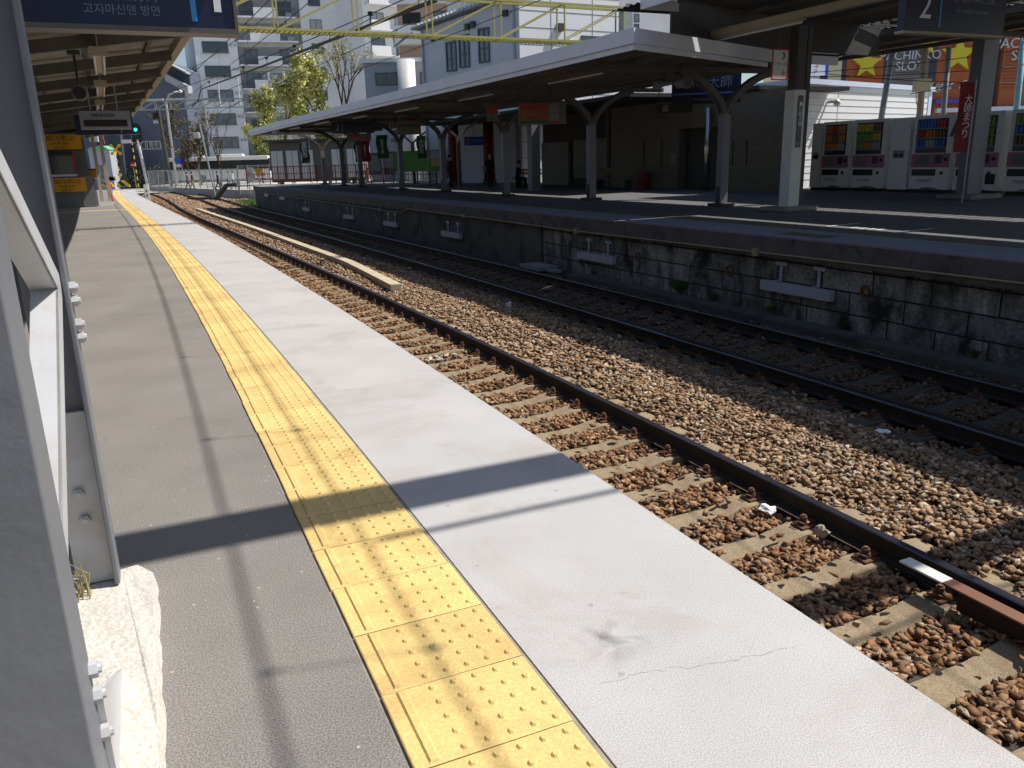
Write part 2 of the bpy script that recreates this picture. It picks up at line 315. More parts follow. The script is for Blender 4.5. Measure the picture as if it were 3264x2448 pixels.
# sleepers
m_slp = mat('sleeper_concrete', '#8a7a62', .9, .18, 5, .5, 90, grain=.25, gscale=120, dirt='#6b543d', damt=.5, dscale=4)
m_rust = mat('rust', '#5e3f2a', .8, .25, 20, .2, 80)
def make_sleeper(label, group):
    t = thing('sleeper', label, 'sleeper', 0, 0, group=group)
    prof = [(-1.2,-.02),(-.95,0),(-.52,0),(-.25,-.045),(.25,-.045),(.52,0),(.95,0),(1.2,-.02)]
    b = MB(); vs = []
    for x, z in prof: vs += [(x,-.135,-.17),(x,.135,-.17),(x,.105,z-.008),(x,.097,z),(x,-.097,z),(x,-.105,z-.008)]
    fs = [(i*6+k,i*6+(k+1)%6,(i+1)*6+(k+1)%6,(i+1)*6+k) for i in range(7) for k in range(6)]+[(5,4,3,2,1,0),tuple(42+k for k in range(6))]
    b.add(vs, [tuple(reversed(f)) for f in fs]); b.build('sleeper_body', m_slp, t)
    f = MB()
    f.box(-.065,.065,-.06,.06,0,.014).box(-.03,.06,-.03,.03,.012,.03); f.bar((.01,0,.03),(.09,0,.026),.05,.012)
    f.tube([(-.005,0,.03),(-.005,0,.048)],.032,6).tube([(-.005,0,.048),(-.005,0,.09)],.016,8).tube([(-.005,0,.055),(-.005,0,.078)],.027,6)
    f.tube([(-.05,.03,.01),(-.075,.03,.035),(-.06,-.02,.05),(-.02,-.03,.03)],.006,6)
    for cx, sx in ((-.75,1),(.75,1)):
        for sg in (-1,1):
            o = f.build('rail_clip', m_rust, t) if (cx,sg)==(-.75,-1) else bpy.data.objects.new('rail_clip', clip_me)
            if o.name not in COL.objects: COL.objects.link(o); o.parent = t
            clip_me = o.data; o.location = (cx+sg*.13,0,.002); o.rotation_euler = (0,0,0 if sg<0 else PI)
    return t
sA = make_sleeper('concrete sleeper with bolted clips in brown ballast on the sunlit track', 'concrete sleepers of the sunlit track')
m_slp2 = mat('shaded_sleeper_concrete', '#4a443c', .9, .2, 5, .5, 90, grain=.25, gscale=120, dirt='#2e2822', damt=.6, dscale=4)  # same concrete in a darker colour, shade put into its tone
sB = make_sleeper('shaded concrete sleeper in dark ballast below the stone wall', 'concrete sleepers of the shaded track')
kA = [3.64+.5525*i for i in range(-3,92)]; kB = [7.37+.5525*i for i in range(-6,84)]
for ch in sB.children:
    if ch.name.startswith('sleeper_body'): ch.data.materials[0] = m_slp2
for i, s in enumerate(kA): put(sA if i==0 else dup(sA), s, 1.79, -1.287, turn=random.uniform(-.01,.01))
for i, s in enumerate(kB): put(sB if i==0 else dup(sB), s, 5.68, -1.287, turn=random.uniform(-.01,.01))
# ballast stones -----------------------------------------------------
m_bal = mat('ballast_stone', '#8a6c50', .9, .2, 60, .35, 160)
def _bal():
    nt = m_bal.node_tree; L = nt.links; b = nt.nodes['Principled BSDF']; g = _n(nt,'ShaderNodeNewGeometry')
    cr = _n(nt,'ShaderNodeValToRGB'); e = cr.color_ramp
    cols = [(0,'#745337'),(.16,'#957251'),(.32,'#806852'),(.5,'#ac8d6b'),(.66,'#614a3c'),(.8,'#b9a080'),(.92,'#8e8274'),(1,'#c9bca8')]
    while len(e.elements) < len(cols): e.elements.new(.5)
    for x,(p,c) in zip(e.elements, cols): x.position = p; x.color = lin(c)
    L.new(g.outputs['Random Per Island'], cr.inputs[0])
    at = _n(nt,'ShaderNodeAttribute', attribute_name='rust'); mx = _n(nt,'ShaderNodeMix', data_type='RGBA', blend_type='MULTIPLY')
    L.new(at.outputs['Fac'], mx.inputs[0]); L.new(cr.outputs[0], mx.inputs[6]); mx.inputs[7].default_value = (.84,.68,.54,1)
    nz = _n(nt,'ShaderNodeTexNoise', Scale=45.0, Detail=4.0); tc = _n(nt,'ShaderNodeTexCoord'); L.new(tc.outputs['Object'], nz.inputs['Vector'])
    m2 = _n(nt,'ShaderNodeMix', data_type='RGBA', blend_type='MULTIPLY'); m2.inputs[0].default_value = 1; L.new(mx.outputs[2], m2.inputs[6])
    r = _n(nt,'ShaderNodeMapRange'); r.inputs[1].default_value=.3; r.inputs[2].default_value=.7; r.inputs[3].default_value=.72; r.inputs[4].default_value=1.2; L.new(nz.outputs['Fac'], r.inputs[0]); L.new(r.outputs[0], m2.inputs[7])
    ag = _n(nt,'ShaderNodeAttribute', attribute_name='shade_tint'); m3 = _n(nt,'ShaderNodeMix', data_type='RGBA', blend_type='MULTIPLY'); L.new(ag.outputs['Fac'], m3.inputs[0]); L.new(m2.outputs[2], m3.inputs[6]); m3.inputs[7].default_value = (.42,.38,.36,1)
    L.new(m3.outputs[2], b.inputs['Base Color'])
_bal()
def rock_variants(n):     # broken stone: hulls of a few random points
    out = []
    for _ in range(n):
        bm = bmesh.new(); sc = (RNG.uniform(1.1,1.6), RNG.uniform(.75,1.0), RNG.uniform(.5,.8))
        for _k in range(8):
            p = RNG.normal(size=3); p /= np.linalg.norm(p); p *= RNG.uniform(.85,1.15); bm.verts.new(p*sc)
        bmesh.ops.convex_hull(bm, input=bm.verts[:]); bmesh.ops.delete(bm, geom=[v for v in bm.verts if not v.link_faces], context='VERTS')
        bmesh.ops.triangulate(bm, faces=bm.faces[:]); bm.verts.index_update(); bmesh.ops.recalc_face_normals(bm, faces=bm.faces[:])
        out.append((np.array([v.co[:] for v in bm.verts]), np.array([[v.index for v in f.verts] for f in bm.faces]))); bm.free()
    return out
RV = rock_variants(30)
def scatter(name, items, mt, label=None):     # items: arrays x,y,z,size,rust
    X,Y,Z,SZ,RU = items; n = len(X); V = []; F = []; RR = []; off = 0
    vid = RNG.integers(0, len(RV), n)
    for q in range(len(RV)):
        ix = np.where(vid==q)[0]; k = len(ix)
        if not k: continue
        bv, bf = RV[q]; e = RNG.uniform(0, 2*PI, (k,3)); e[:,1] *= .16
        ca,sa = np.cos(e[:,0]),np.sin(e[:,0]); cb,sb = np.cos(e[:,1]-.75),np.sin(e[:,1]-.75); cc,sc_ = np.cos(e[:,2]),np.sin(e[:,2])
        p = np.broadcast_to(bv, (k,)+bv.shape)*SZ[ix][:,None,None]
        x1 = p[...,0]; y1 = p[...,1]*cb[:,None]-p[...,2]*sb[:,None]; z1 = p[...,1]*sb[:,None]+p[...,2]*cb[:,None]
        x2 = x1*ca[:,None]-y1*sa[:,None]; y2 = x1*sa[:,None]+y1*ca[:,None]
        V.append(np.stack([x2+X[ix][:,None], y2+Y[ix][:,None], z1+Z[ix][:,None]],-1).reshape(-1,3))
        nv = bv.shape[0]; F.append((bf[None]+ (off+np.arange(k)*nv)[:,None,None]).reshape(-1,3)); off += k*nv
        RR.append(np.repeat(RU[ix], nv))
    V = np.concatenate(V).astype(np.float32); F = np.concatenate(F).astype(np.int32); RR = np.concatenate(RR).astype(np.float32)
    me = bpy.data.meshes.new(name); me.vertices.add(len(V)); me.vertices.foreach_set('co', V.ravel())
    me.loops.add(F.size); me.loops.foreach_set('vertex_index', F.ravel()); me.polygons.add(len(F)); me.polygons.foreach_set('loop_start', np.arange(0,F.size,3,dtype=np.int32))
    me.update(calc_edges=True); a = me.attributes.new('rust','FLOAT','POINT'); a.data.foreach_set('value', np.clip(RR,0,1)); a = me.attributes.new('shade_tint','FLOAT','POINT'); a.data.foreach_set('value', np.clip(-RR,0,1)); me.materials.append(mt)
    o = bpy.data.objects.new(name, me); COL.objects.link(o); o['kind'] = 'stuff'; return o
def ballast_items():
    S=[];D=[];Z=[];SZ=[];RU=[]
    def zone(s0,s1,d0,d1,dens,size,layers=1):
        n = int((s1-s0)*(d1-d0)*dens); s = RNG.uniform(s0,s1,n); d = RNG.uniform(d0,d1,n)
        top = np.interp(d, [1.4,2.2,2.9,3.2,3.7,4.3,4.6,6.9,7.2,7.5],[-1.325,-1.318,-1.31,-1.27,-1.235,-1.25,-1.315,-1.33,-1.335,-1.42])
        z = top + RNG.uniform(-.03,.012,n) + .012*np.sin(s*2.1+d*3)*np.sin(d*5-s); sz = size*RNG.uniform(.65,1.3,n)
        # keep sleepers and rails clear
        keep = np.ones(n,bool)
        for ks, c in ((kA,1.79),(kB,5.68)):
            arr = np.array(ks); i = np.clip(np.round((s-arr[0])/.5525),0,len(arr)-1).astype(int)
            on = (abs(s-arr[i])<.112)&(abs(d-c)<1.22); thr = np.where(RNG.uniform(0,1,n)<.02,1,0)
            keep &= ~(on & (thr==0)); z = np.where(on, -1.262, z)
        for rd in (1.04,2.539,4.935,5.065,6.428): keep &= abs(d-rd) > .075+sz*.4
        r = np.exp(-((d-2.1)/.62)**2); r = np.clip(r+RNG.uniform(-.15,.15,n),0,1); r = np.where((d>4.45)&(s<58), -np.clip((d-4.45)/.5,0,1), r)   # far-track stones coloured darker to deepen the canopy's shade
        S.append(s[keep]);D.append(d[keep]);Z.append(z[keep]);SZ.append(sz[keep]);RU.append(r[keep])
    zone(.5,9,1.45,7.3,1150,.0325); zone(9,20,1.5,7.3,640,.037); zone(20,38,1.5,7.3,220,.045); zone(38,66,1.0,7.6,100,.06); zone(66,98,-1,9,35,.09)
    s=np.concatenate(S);d=np.concatenate(D);a=np.interp(s,_T,_TH)
    return np.interp(s,_T,_bx)+d*np.cos(a), np.interp(s,_T,_by)+d*np.sin(a), np.concatenate(Z), np.concatenate(SZ), np.concatenate(RU)
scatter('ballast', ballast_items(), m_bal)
# cable trough between the tracks
b = MB(); pts = [(56.2,3.43),(45,3.62),(37.1,3.66),(29,3.6),(21.8,3.56),(19.7,3.43),(17.0,3.25)]
for (sa,da),(sb,db) in zip(pts[:-1],pts[1:]):
    n = max(1,int((sa-sb)/1.0))
    for i in range(n):
        q0, q1 = i/n, (i+1)/n; A = W(sa+(sb-sa)*q0, da+(db-da)*q0, -1.2); B = W(sa+(sb-sa)*q1, da+(db-da)*q1, -1.2); t = (B-A).normalized()*.004
        b.bar(A+t, B-t, .24, .13+random.uniform(-.004,.004))
tag(b.build('cable_trough', mat('trough_concrete','#b3a68e',.85,.15,4,.3,60), bevel=.006), 'pale concrete cable trough lying between the two tracks', 'cable trough')
b = MB()
for q in ((6.75,.35,-1.12),):
    pass
# litter and odd stones
m_paper = mat('paper_litter','#dfe3e8',.7,.1,8)
def crumple(name, lab, s, d, z, r, mt, flat=.5, cat='litter'):
    bm = bmesh.new(); bmesh.ops.create_icosphere(bm, subdivisions=2, radius=r)
    for v in bm.verts: v.co *= random.uniform(.5,1.3); v.co.z *= flat
    me = bpy.data.meshes.new(name); bm.to_mesh(me); bm.free(); me.materials.append(mt); o = bpy.data.objects.new(name, me); COL.objects.link(o); o.location = W(s,d,z); o.rotation_euler=(0,0,random.random()*3); return tag(o, lab, cat)
p = SD(hit_z(2448,1622,-1.25)); crumple('litter','crumpled white paper beside the sunlit rail foot', p[0],p[1],-1.25,.06,m_paper)
m_ws0 = mat('pale_stone','#978c7a',.85,.2,30,.3,60); p = SD(hit_z(2620,1690,-1.22)); crumple('loose_stone','large pale pointed stone leaning by the sunlit rail', p[0],p[1],-1.23,.05,m_ws0,1.1,'stone')
p = SD(hit_z(2815,1378,-1.26)); crumple('litter','torn white wrapper in the shaded ballast by the guard rail', p[0],p[1],-1.25,.06,m_paper,.35)
p = SD(hit_z(1622,980,-1.25)); crumple('litter','small white scrap standing against the sunlit rail further on', p[0],p[1],-1.2,.05,m_paper,1.2)
p = SD(hit_z(985,685,-1.25)); crumple('litter','pale scrap on the shaded track far from the camera', p[0],p[1],-1.25,.08,m_paper,.4)
p = [hit_z(1000+x*.4521,500+y*.4521,-1.3) for x,y in ((800,1440),(850,1425),(900,1415),(960,1405),(870,1435))]
xs = np.array([q.x for q in p for _ in range(9)])+RNG.uniform(-.09,.09,45); ys = np.array([q.y for q in p for _ in range(9)])+RNG.uniform(-.06,.06,45)
m_ws = mat('white_stone','#b9b4aa',.8,.15,20)
scatter('white_stones', (xs,ys,np.full(45,-1.285),np.full(45,.028),np.zeros(45)), m_ws)
# ================================================================== LATTICE MAST AT THE LEFT EDGE
mast = thing('lattice_mast', 'white painted steel lattice mast with bolted angle bars at the left edge', 'mast', 2.85, -1.87, 0)
m_mast = mat('mast_paint', '#b4b6ba', .45, .07, 2.5, .22, 14, dirt='#9c8a74', damt=.38, dscale=3.2)
def leg(y, sy, x, sx, w1, w2):      # L-angle: flange across (w1, along x) and flange along the mast (w2, along y)
    b = MB(); t = .012
    b.box(min(x,x-sx*w1), max(x,x-sx*w1), min(y,y+sy*t), max(y,y+sy*t), .05, 6.6)
    b.box(min(x,x-sx*.016), max(x,x-sx*.016), min(y+sy*t,y+sy*w2), max(y+sy*t,y+sy*w2), .05, 6.6)
    return b
m_leg = mat('mast_leg_shaded', '#6d7077', .5, .12, 1.6, .45, 11, dirt='#7f7a6c', damt=.35, dscale=1.1)  # legs coloured darker than the lacing to carry their shade
leg(-.60,1,0,1,.26,.16).build('leg', m_leg, mast, bevel=.004)
leg(.60,-1,0,1,.13,.085).build('leg', m_leg, mast, bevel=.004)
leg(-.60,1,-.55,-1,.13,.1).build('leg', m_leg, mast); leg(.60,-1,-.55,-1,.13,.1).build('leg', m_leg, mast)
def lacing(b, y0, z0, y1, z1, x=-.018, w=.068, top=False):
    a = Vector((x,y0,z0)); c = Vector((x,y1,z1)); t = (c-a).normalized(); n = Vector((1,0,0)); u = n.cross(t)
    if u.z < 0: u = -u
    o_ = u*(w-.008) if top else u*0
    for p, q, r, s_ in ((a, c, u*w, n*-.008), (a+o_, c+o_, n*-w, u*.008)):
        b.add([p, p+r, p+r+s_, p+s_, q, q+r, q+r+s_, q+s_], [(0,3,2,1),(4,5,6,7),(0,1,5,4),(1,2,6,5),(2,3,7,6),(3,0,4,7)])
zz = [(-.42,.47),(.5,.98),(-.42,1.42),(.5,1.92),(-.42,2.42),(.5,2.92),(-.42,3.42),(.5,3.9),(-.42,4.4),(.5,4.9),(-.42,5.4)]
for (a, za), (c, zc) in zip(zz[:-1], zz[1:]):
    b = MB(); lacing(b, a, za, c, zc, top=c>a); b.build('lacing_bar', m_mast, mast, bevel=.002)
    if za > 1.5: continue
b = MB()
for (a, za), (c, zc) in zip(zz[:-1], zz[1:]): lacing(b, -a, za, -c, zc, x=-.5)
b.build('rear_lacing', m_mast, mast)
b = MB(); b.box(-.125,-.02,.565,.586,.05,.62); b.build('gusset_plate', m_mast, mast); b = MB(); b.box(-.24,-.02,-.586,-.574,.05,.9); b.build('gusset_plate', m_mast, mast); b = MB(); b.add([(0,-.44,.045),(0,.02,.045),(0,-.44,.27),(.012,-.44,.045),(.012,.02,.045),(.012,-.44,.27)],[(0,1,2),(5,4,3),(0,3,4,1),(1,4,5,2),(2,5,3,0)])
b.build('gusset_plate', m_mast, mast)
def bolt(x, y, z, ax=(1,0,0), r=.017):
    a = Vector((x,y,z)); n = Vector(ax); b = MB(); b.tube([a, a+n*.016], r*1.05, 6).tube([a+n*.016, a+n*.023], r*.6, 8); b.build('bolt', m_mast, mast)
for y, z in ((.555,1.0),(.555,.96),(.555,.89),(.555,.85),(-.46,.345),(-.46,.285),(-.455,.19)): bolt(0, y, z)
for x, z in ((-.17,.93),(-.155,.80),(-.20,.52)): bolt(x, -.60, z, (0,-1,0), .014)
for x, z in ((-.075,.36),(-.07,.27)): bolt(x, .565, z, (0,-1,0), .016)
b = MB(); b.box(-.27,10.4,-.135,.135,5.5,5.72)
b.build('cross_beam', m_mast, mast); b = MB(); b.tube([(4.62,-.33,5.4),(10,-.33,5.4)],.02,6); b.build('bracket_pipe', m_mast, mast)
# footing
m_foot = mat('peeling_white_paint', '#c2bdb4', .9, .08, 6, .7, 45, dirt='#a89e90', damt=.45, dscale=5, grain=.12, gscale=90)
fb = bmesh.new(); n = 26; rows = []
out = []
def fpt(x, y): return Vector((x + random.uniform(-.004,.004), y + random.uniform(-.006,.006), 0))
per = [(.105,-1.9+i*.06) for i in range(42)] + [(.10-i*.05,.66) for i in range(1,20)] + [(-.9,.6-i*.25) for i in range(10)]
lo = [fb.verts.new(fpt(x,y)+Vector((.006 if x>.1 else 0,0,-.02))) for x,y in per]; hi = [fb.verts.new(fpt(x,y)*1 + Vector((-.012 if x>.1 else 0, -.02 if y>.65 else 0,.045+random.uniform(-.003,.003)))) for x,y in per]
for i in range(len(per)): fb.faces.new((lo[i],lo[(i+1)%len(per)],hi[(i+1)%len(per)],hi[i]))
fb.faces.new(hi); bmesh.ops.recalc_face_normals(fb, faces=fb.faces)
me = bpy.data.meshes.new('mast_footing'); fb.to_mesh(me); fb.free(); me.materials.append(m_foot); o = bpy.data.objects.new('mast_footing', me); COL.objects.link(o)
o.location = W(2.85,-1.87,0); o.rotation_euler = (0,0,th(2.85)); tag(o, 'white painted concrete footing with peeling paint under the steel mast', 'footing')
b = MB()
for _ in range(22):
    x, y = random.uniform(-.16,-.08), .47+random.uniform(-.02,.05); b.tube([(x,y,.04),(x+random.uniform(-.02,.02),y+random.uniform(-.02,.02),.1),(x+random.uniform(-.05,.05),y+random.uniform(-.05,.03),random.uniform(.1,.17))],[.0025,.002,.0008],4)
o = b.build('dry_weed', mat('dry_weed','#8d8560',.9,.3,30)); o.location = W(2.85,-1.87,0); o.rotation_euler=(0,0,th(2.85)); tag(o,'small dry weed growing from the mast footing','weed')

# ================================================================== SUNLIT-SIDE CANOPY
can = thing('platform_canopy', 'brown timbered platform canopy with a corrugated eave at the upper left', 'canopy', loc=(0,0,0), rot=0)
m_und = mat('canopy_underside', '#99958f', .85, .15, 2, dirt='#5b5244', damt=.4); m_raf = mat('canopy_rafter', '#5a5652', .8, .15, 2)
CS0, CS1 = 5.0, 47.0
def zc(d): return 3.30 + .14*(d+.5)
b = MB(); n = int((CS1-CS0)/.04); vs = []
for i in range(n+1):
    s = CS0+i*.04; dz = .022*math.sin(2*PI*s/.16)
    for d in (-.45,-5.2): vs.append(W(s,d,zc(d)+.05+dz))
b.add(vs, [(2*i,2*i+1,2*i+3,2*i+2) for i in range(n)]); b.build('roof_sheet', m_und, can)
b = MB()
for d in (-1.0,-1.9,-2.8,-3.7,-4.6): b.sweep([(d-.03,zc(d)-.04),(d+.03,zc(d)-.04),(d+.03,zc(d)+.022),(d-.03,zc(d)+.022)], CS0, CS1, 1.0)
b.build('purlins', m_raf, can)
s = CS0+.4
while s < CS1:
    b = MB(); b.bar(W(s,-.62,zc(-.62)-.115), W(s,-5.1,zc(-5.1)-.115), .1, .16, mi=0); b.build('rafter', m_raf, can); s += 2.75
b = MB(); b.sweep([(-.60,zc(-.5)-.12),(-.50,zc(-.5)-.14),(-.44,zc(-.5)-.05),(-.46,zc(-.5)+.02),(-.60,zc(-.5)+.0)], CS0, CS1, 1.0); b.build('eave_gutter', m_beige, can)
for s, d in ((37.2,-1.75),(29.6,-3.9),(22.0,-3.9),(14.4,-3.9)):
    b = MB()
    for q in (-.14,.14):
        P = Matrix.Translation(W(s,d,0)) @ Matrix.Rotation(th(s),4,'Z'); b.box(q-.06,q+.06,-.07,.07,.0,zc(d)-.1, M=P)
    b.build('post', m_beige, can); b = MB(); b.box(-.26,.26,-.16,.16,0,.12, M=P); b.build('post_base', m_white, can)
def lamp2(s, d, z, L, lab, grp):       # hung pair of tubes
    t = thing('fluorescent_lamp', lab, 'lamp', s, d, z, grp)
    b = MB(); b.box(-.06,.06,0,L,.03,.075).tube([(0,.2,.07),(0,.2,.32)],.012,6).tube([(0,L-.2,.07),(0,L-.2,.32)],.012,6); b.box(-.1,.1,-.05,.02,-.02,.09); b.build('housing', m_beige, t)
    for x in (-.055,.055):
        b = MB(); b.tube([(x,.04,.012),(x,L-.04,.012)],.017,8); b.build('tube', m_white, t, smooth=True)
for i, s in enumerate((8.3,12.7,17.0,21.3,25.6,29.9)): lamp2(s,-1.75,2.72,2.5 if i<3 else 2.2, 'twin tube lamp hung under the brown canopy beside the sunlit platform', 'twin tube lamps in a row under the brown canopy')
# round horn speaker
t = thing('loudspeaker', 'round loudspeaker hanging below the brown canopy at the left', 'loudspeaker', 14.0, -2.05, 2.36)
b = MB(); P = [(0,-.14,0),(0,-.12,0),(0,.02,0),(0,.2,0)]; b.tube(P,[.095,.11,.08,.05],20); b.build('horn', mat('speaker_grey','#6d675d',.6,.1,4), t, smooth=True)
b = MB(); b.tube([(0,-.146,0),(0,-.142,0)],[.08,.082],20); b.build('mouth', m_black, t); b = MB(); b.tube([(0,.05,.05),(0,.05,.55)],.02,6); b.box(-.08,.08,-.03,.13,.5,.56); b.build('hanger', m_dsteel, t)
# platform number sign at the top left
sg = thing('platform_sign', 'large dark blue platform sign with a white 1 hanging at the top left', 'sign', 6.2, -1.95, 2.12)
m_sgrey = mat('sign_frame', '#55524e', .5, .1, 3)
b = MB(); b.box(-.32,.97,-.04,.10,0,.62); b.build('panel', m_navy, sg); b = MB(); b.box(-.34,.99,-.055,.115,-.03,-.002).box(.972,.99,-.055,.115,-.002,.64).box(-.34,.99,-.055,.115,.622,.65); b.build('frame', m_sgrey, sg)
b = MB(); b.box(.735,.765,-.044,-.0405,.035,.60); b.build('blue_bar', m_ltblue, sg)
b = MB(); b.box(.865,.905,-.044,-.0405,.09,.55); b.build('numeral', m_txt, sg)
text('小島新田方向', .064, mat('faint_lettering','#6d7890',.6,0), sg, FACE(.37,-.042,.152)); text('고지마신덴 방면', .06, mat('faint_lettering','#6d7890',.6,0), sg, FACE(.37,-.042,.078)); 

b = MB(); b.tube([(-.1,.03,.65),(-.1,.03,1.1)],.015,6).tube([(.75,.03,.65),(.75,.03,1.1)],.015,6); b.build('hanger', m_dsteel, sg)
# train approach display and blue sign behind it
sg = thing('train_display', 'grey train approach display with a black strip hanging under the brown canopy', 'display', 20.0, -1.72, 2.14)
b = MB(); b.box(-.47,.47,0,.16,0,.36); b.build('case', m_gsteel, sg, bevel=.01); b = MB(); b.box(-.40,.40,-.006,-.001,.055,.185); b.build('screen', m_black, sg)
text('列車接近案内', .075, m_txtd, sg, FACE(-.04,-.004,.265)); text('まもなく電車がまいります', .06, mat('amber_led','#4a1d0c',.6,0), sg, FACE(0,-.009,.12))
b = MB(); b.tube([(.25,.08,.36),(.25,.08,.85)],.02,6).tube([(-.25,.08,.36),(-.25,.08,.85)],.02,6); b.build('hanger', m_gsteel, sg)
sg = thing('platform_sign', 'dark blue hanging sign half hidden behind the grey train display', 'sign', 21.6, -1.75, 2.09)
b = MB(); b.box(-.56,.60,0,.1,0,.42); b.build('panel', m_navy, sg); b = MB(); b.box(.34,.36,-.005,-.001,.03,.12); b.build('blue_bar', m_ltblue, sg); b = MB(); b.tube([(0,.05,.42),(0,.05,.9)],.015,6); b.build('hanger', m_dsteel, sg)
# exit signs
m_ysign = mat('exit_yellow', '#c89200', .5, .06, 3)
def exit_sign(s, d, z, w, h, lab, frame):
    sg = thing('exit_sign', lab, 'sign', s, d, z); b = MB(); b.box(-w/2,w/2,0,.08,0,h); b.build('panel', m_ysign, sg)
    if frame: b = MB(); b.box(-w/2-.02,w/2+.02,-.01,.09,-.05,-.002); b.build('frame', m_dsteel, sg); b = MB(); b.tube([(w*.3,.04,h),(w*.3,.04,h+.8)],.015,6); b.build('hanger', m_dsteel, sg)
    text('出口(南口)', h*.38, m_txtd, sg, FACE(.06*w,-.004,h*.74)); text('South Exit', h*.27, m_txtd, sg, FACE(.04*w,-.004,h*.41)); text('남쪽 출구', h*.2, m_txtd, sg, FACE(.04*w,-.004,h*.13)); text('↙', h*.4, m_txtd, sg, FACE(-.43*w,-.004,h*.55))
exit_sign(31.5,-2.95,2.02,1.35,.46,'yellow exit sign hanging above the gate at the far end of the sunlit platform',True)
exit_sign(35.8,-3.05,.60,1.4,.5,'yellow exit sign fixed low on the gate wall below the hanging one',False)
# ticket gate booth
bt = thing('ticket_booth', 'dark ticket booth with a glazed front under the far end of the brown canopy', 'booth', 36.2, -2.2, 0)
m_bw = mat('booth_grey', '#6a6b6c', .7, .1, 2)
b = MB(); b.box(-3.4,-.35,-.06,.1,0,1.14).box(-.33,.12,-.1,2.4,0,1.16).box(-3.4,.0,3.1,3.2,0,2.6).box(-3.6,-3.42,-.06,3.2,0,2.6); b.build('wall', m_bw, bt)
b = MB(); b.box(-3.4,-.4,.02,.05,1.25,2.2); b.build('window', m_glass, bt); b = MB(); b.box(-3.4,-.4,-.12,.14,1.15,1.23); b.build('counter', m_white, bt)
b = MB(); b.box(-3.4,-.4,0,.06,1.232,1.252).box(-.45,-.39,0,.06,1.26,2.5).box(-1.5,-1.44,0,.018,1.26,2.2); b.build('frame', m_red, bt)
b = MB(); b.box(-3.5,.1,-.2,3.2,2.62,2.72); b.build('roof', m_dark, bt)
o = thing('notice_board','small yellow notice with a red heading beside the ticket booth','notice',37.5,-2.05,1.05); b = MB(); b.box(-.16,.16,0,.02,0,.33); b.build('board', m_yel, o); b = MB(); b.box(-.16,.16,-.006,-.001,.29,.36); b.build('heading', m_red, o); b=MB(); b.tube([(0,.04,-1.05),(0,.04,.3)],.02,6); b.build('stand', m_dsteel, o)
o = thing('banner_pole','leaning pink and white striped pole beside the canopy post at the platform end','pole',40.5,-1.45,0); b = MB(); b.tube([(0,0,0),(-.1,0,1.5)],.045,8); b.build('pole', mat('pink_pole','#c0575a',.6,.2,5), o)
# back wall in the shade
bw = MB(); bw.sweep([(-5.3,0),(-5.2,0),(-5.2,2.55),(-5.3,2.55)], -8, 33, 1.5); tag(bw.build('rear_wall', mat('rear_wall','#6d665c',.85,.15,1.5,dirt='#4c4740',damt=.5)), 'dark rear wall of the sunlit platform in the shade behind the mast', 'wall')
# kilometre marker
o = thing('marker_post','short white marker post with black figures at the far platform edge','marker post',48.2,.32,-1.3); b = MB(); b.box(-.12,.12,-.05,.05,0,1.85); b.build('post', m_white, o, bevel=.02); text('6', .2, m_txtd, o, FACE(0,-.054,1.55)); text('0', .2, m_txtd, o, FACE(0,-.054,1.3))

# ================================================================== OVERHEAD WIRES
m_wire = mat('wire', '#2a2725', .6, .1, 3)
def wire(d, z, s0, s1, r, lab, group=None, sag=0, span=40, step=1.0, name='overhead_wire'):
    n = int((s1-s0)/step); b = MB(); b.tube([W(s0+(s1-s0)*i/n, d, z - sag*4*(((s0+(s1-s0)*i/n)%span)/span)*(1-((s0+(s1-s0)*i/n)%span)/span)) for i in range(n+1)], r, 6)
    return b
def catenary(dc, lab, k):
    t = thing('overhead_line', lab, 'overhead wire', loc=(0,0,0), rot=0)
    wire(dc, 4.1, -8, 112, .0075, '').build('contact_wire', m_wire, t); wire(dc, 4.73, -8, 112, .0105, '').build('messenger_wire', m_wire, t)
    for s in (-3,-.3,2.0,3.07,4.14,6.17,9.79,14,18.5,23,28,33,38,43,48,53,58,63,68,76,84,92):
        b = MB(); b.tube([W(s,dc,4.1),W(s,dc,4.73)],.0035,5); b.bar(W(s,dc-.02,4.72),W(s,dc+.03,4.72),.022,.022).bar(W(s,dc-.02,4.09),W(s,dc+.02,4.09),.025,.025); b.build('dropper', m_wire, t)
catenary(1.79, 'pair of overhead wires with droppers above the sunlit track', 1)
catenary(5.68, 'pair of overhead wires with droppers above the shaded track', 2)
# ================================================================== SHADED PLATFORM
FS0, FS1 = -9.0, 61.5
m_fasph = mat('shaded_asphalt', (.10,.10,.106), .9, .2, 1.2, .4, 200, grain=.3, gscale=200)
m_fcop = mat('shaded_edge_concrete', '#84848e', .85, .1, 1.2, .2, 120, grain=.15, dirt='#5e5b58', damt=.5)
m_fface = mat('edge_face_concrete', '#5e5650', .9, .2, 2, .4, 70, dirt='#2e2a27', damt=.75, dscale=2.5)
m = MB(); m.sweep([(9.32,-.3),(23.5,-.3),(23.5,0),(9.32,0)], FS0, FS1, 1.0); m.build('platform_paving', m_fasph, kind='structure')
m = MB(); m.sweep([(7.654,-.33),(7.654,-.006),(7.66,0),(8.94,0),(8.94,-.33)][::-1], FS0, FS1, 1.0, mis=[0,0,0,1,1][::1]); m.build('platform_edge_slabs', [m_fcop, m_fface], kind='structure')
m = MB(); m.sweep([(8.945,-.3),(9.315,-.3),(9.315,.005),(8.945,.005)], FS0, FS1, .6)
for k in range(0,150):
    s = FS0+.5*k
    for j in range(5): m.box(-.012,.012,-.012,.012,.005,.01, M=Matrix.Translation(W(s,8.98+j*.075,0)))
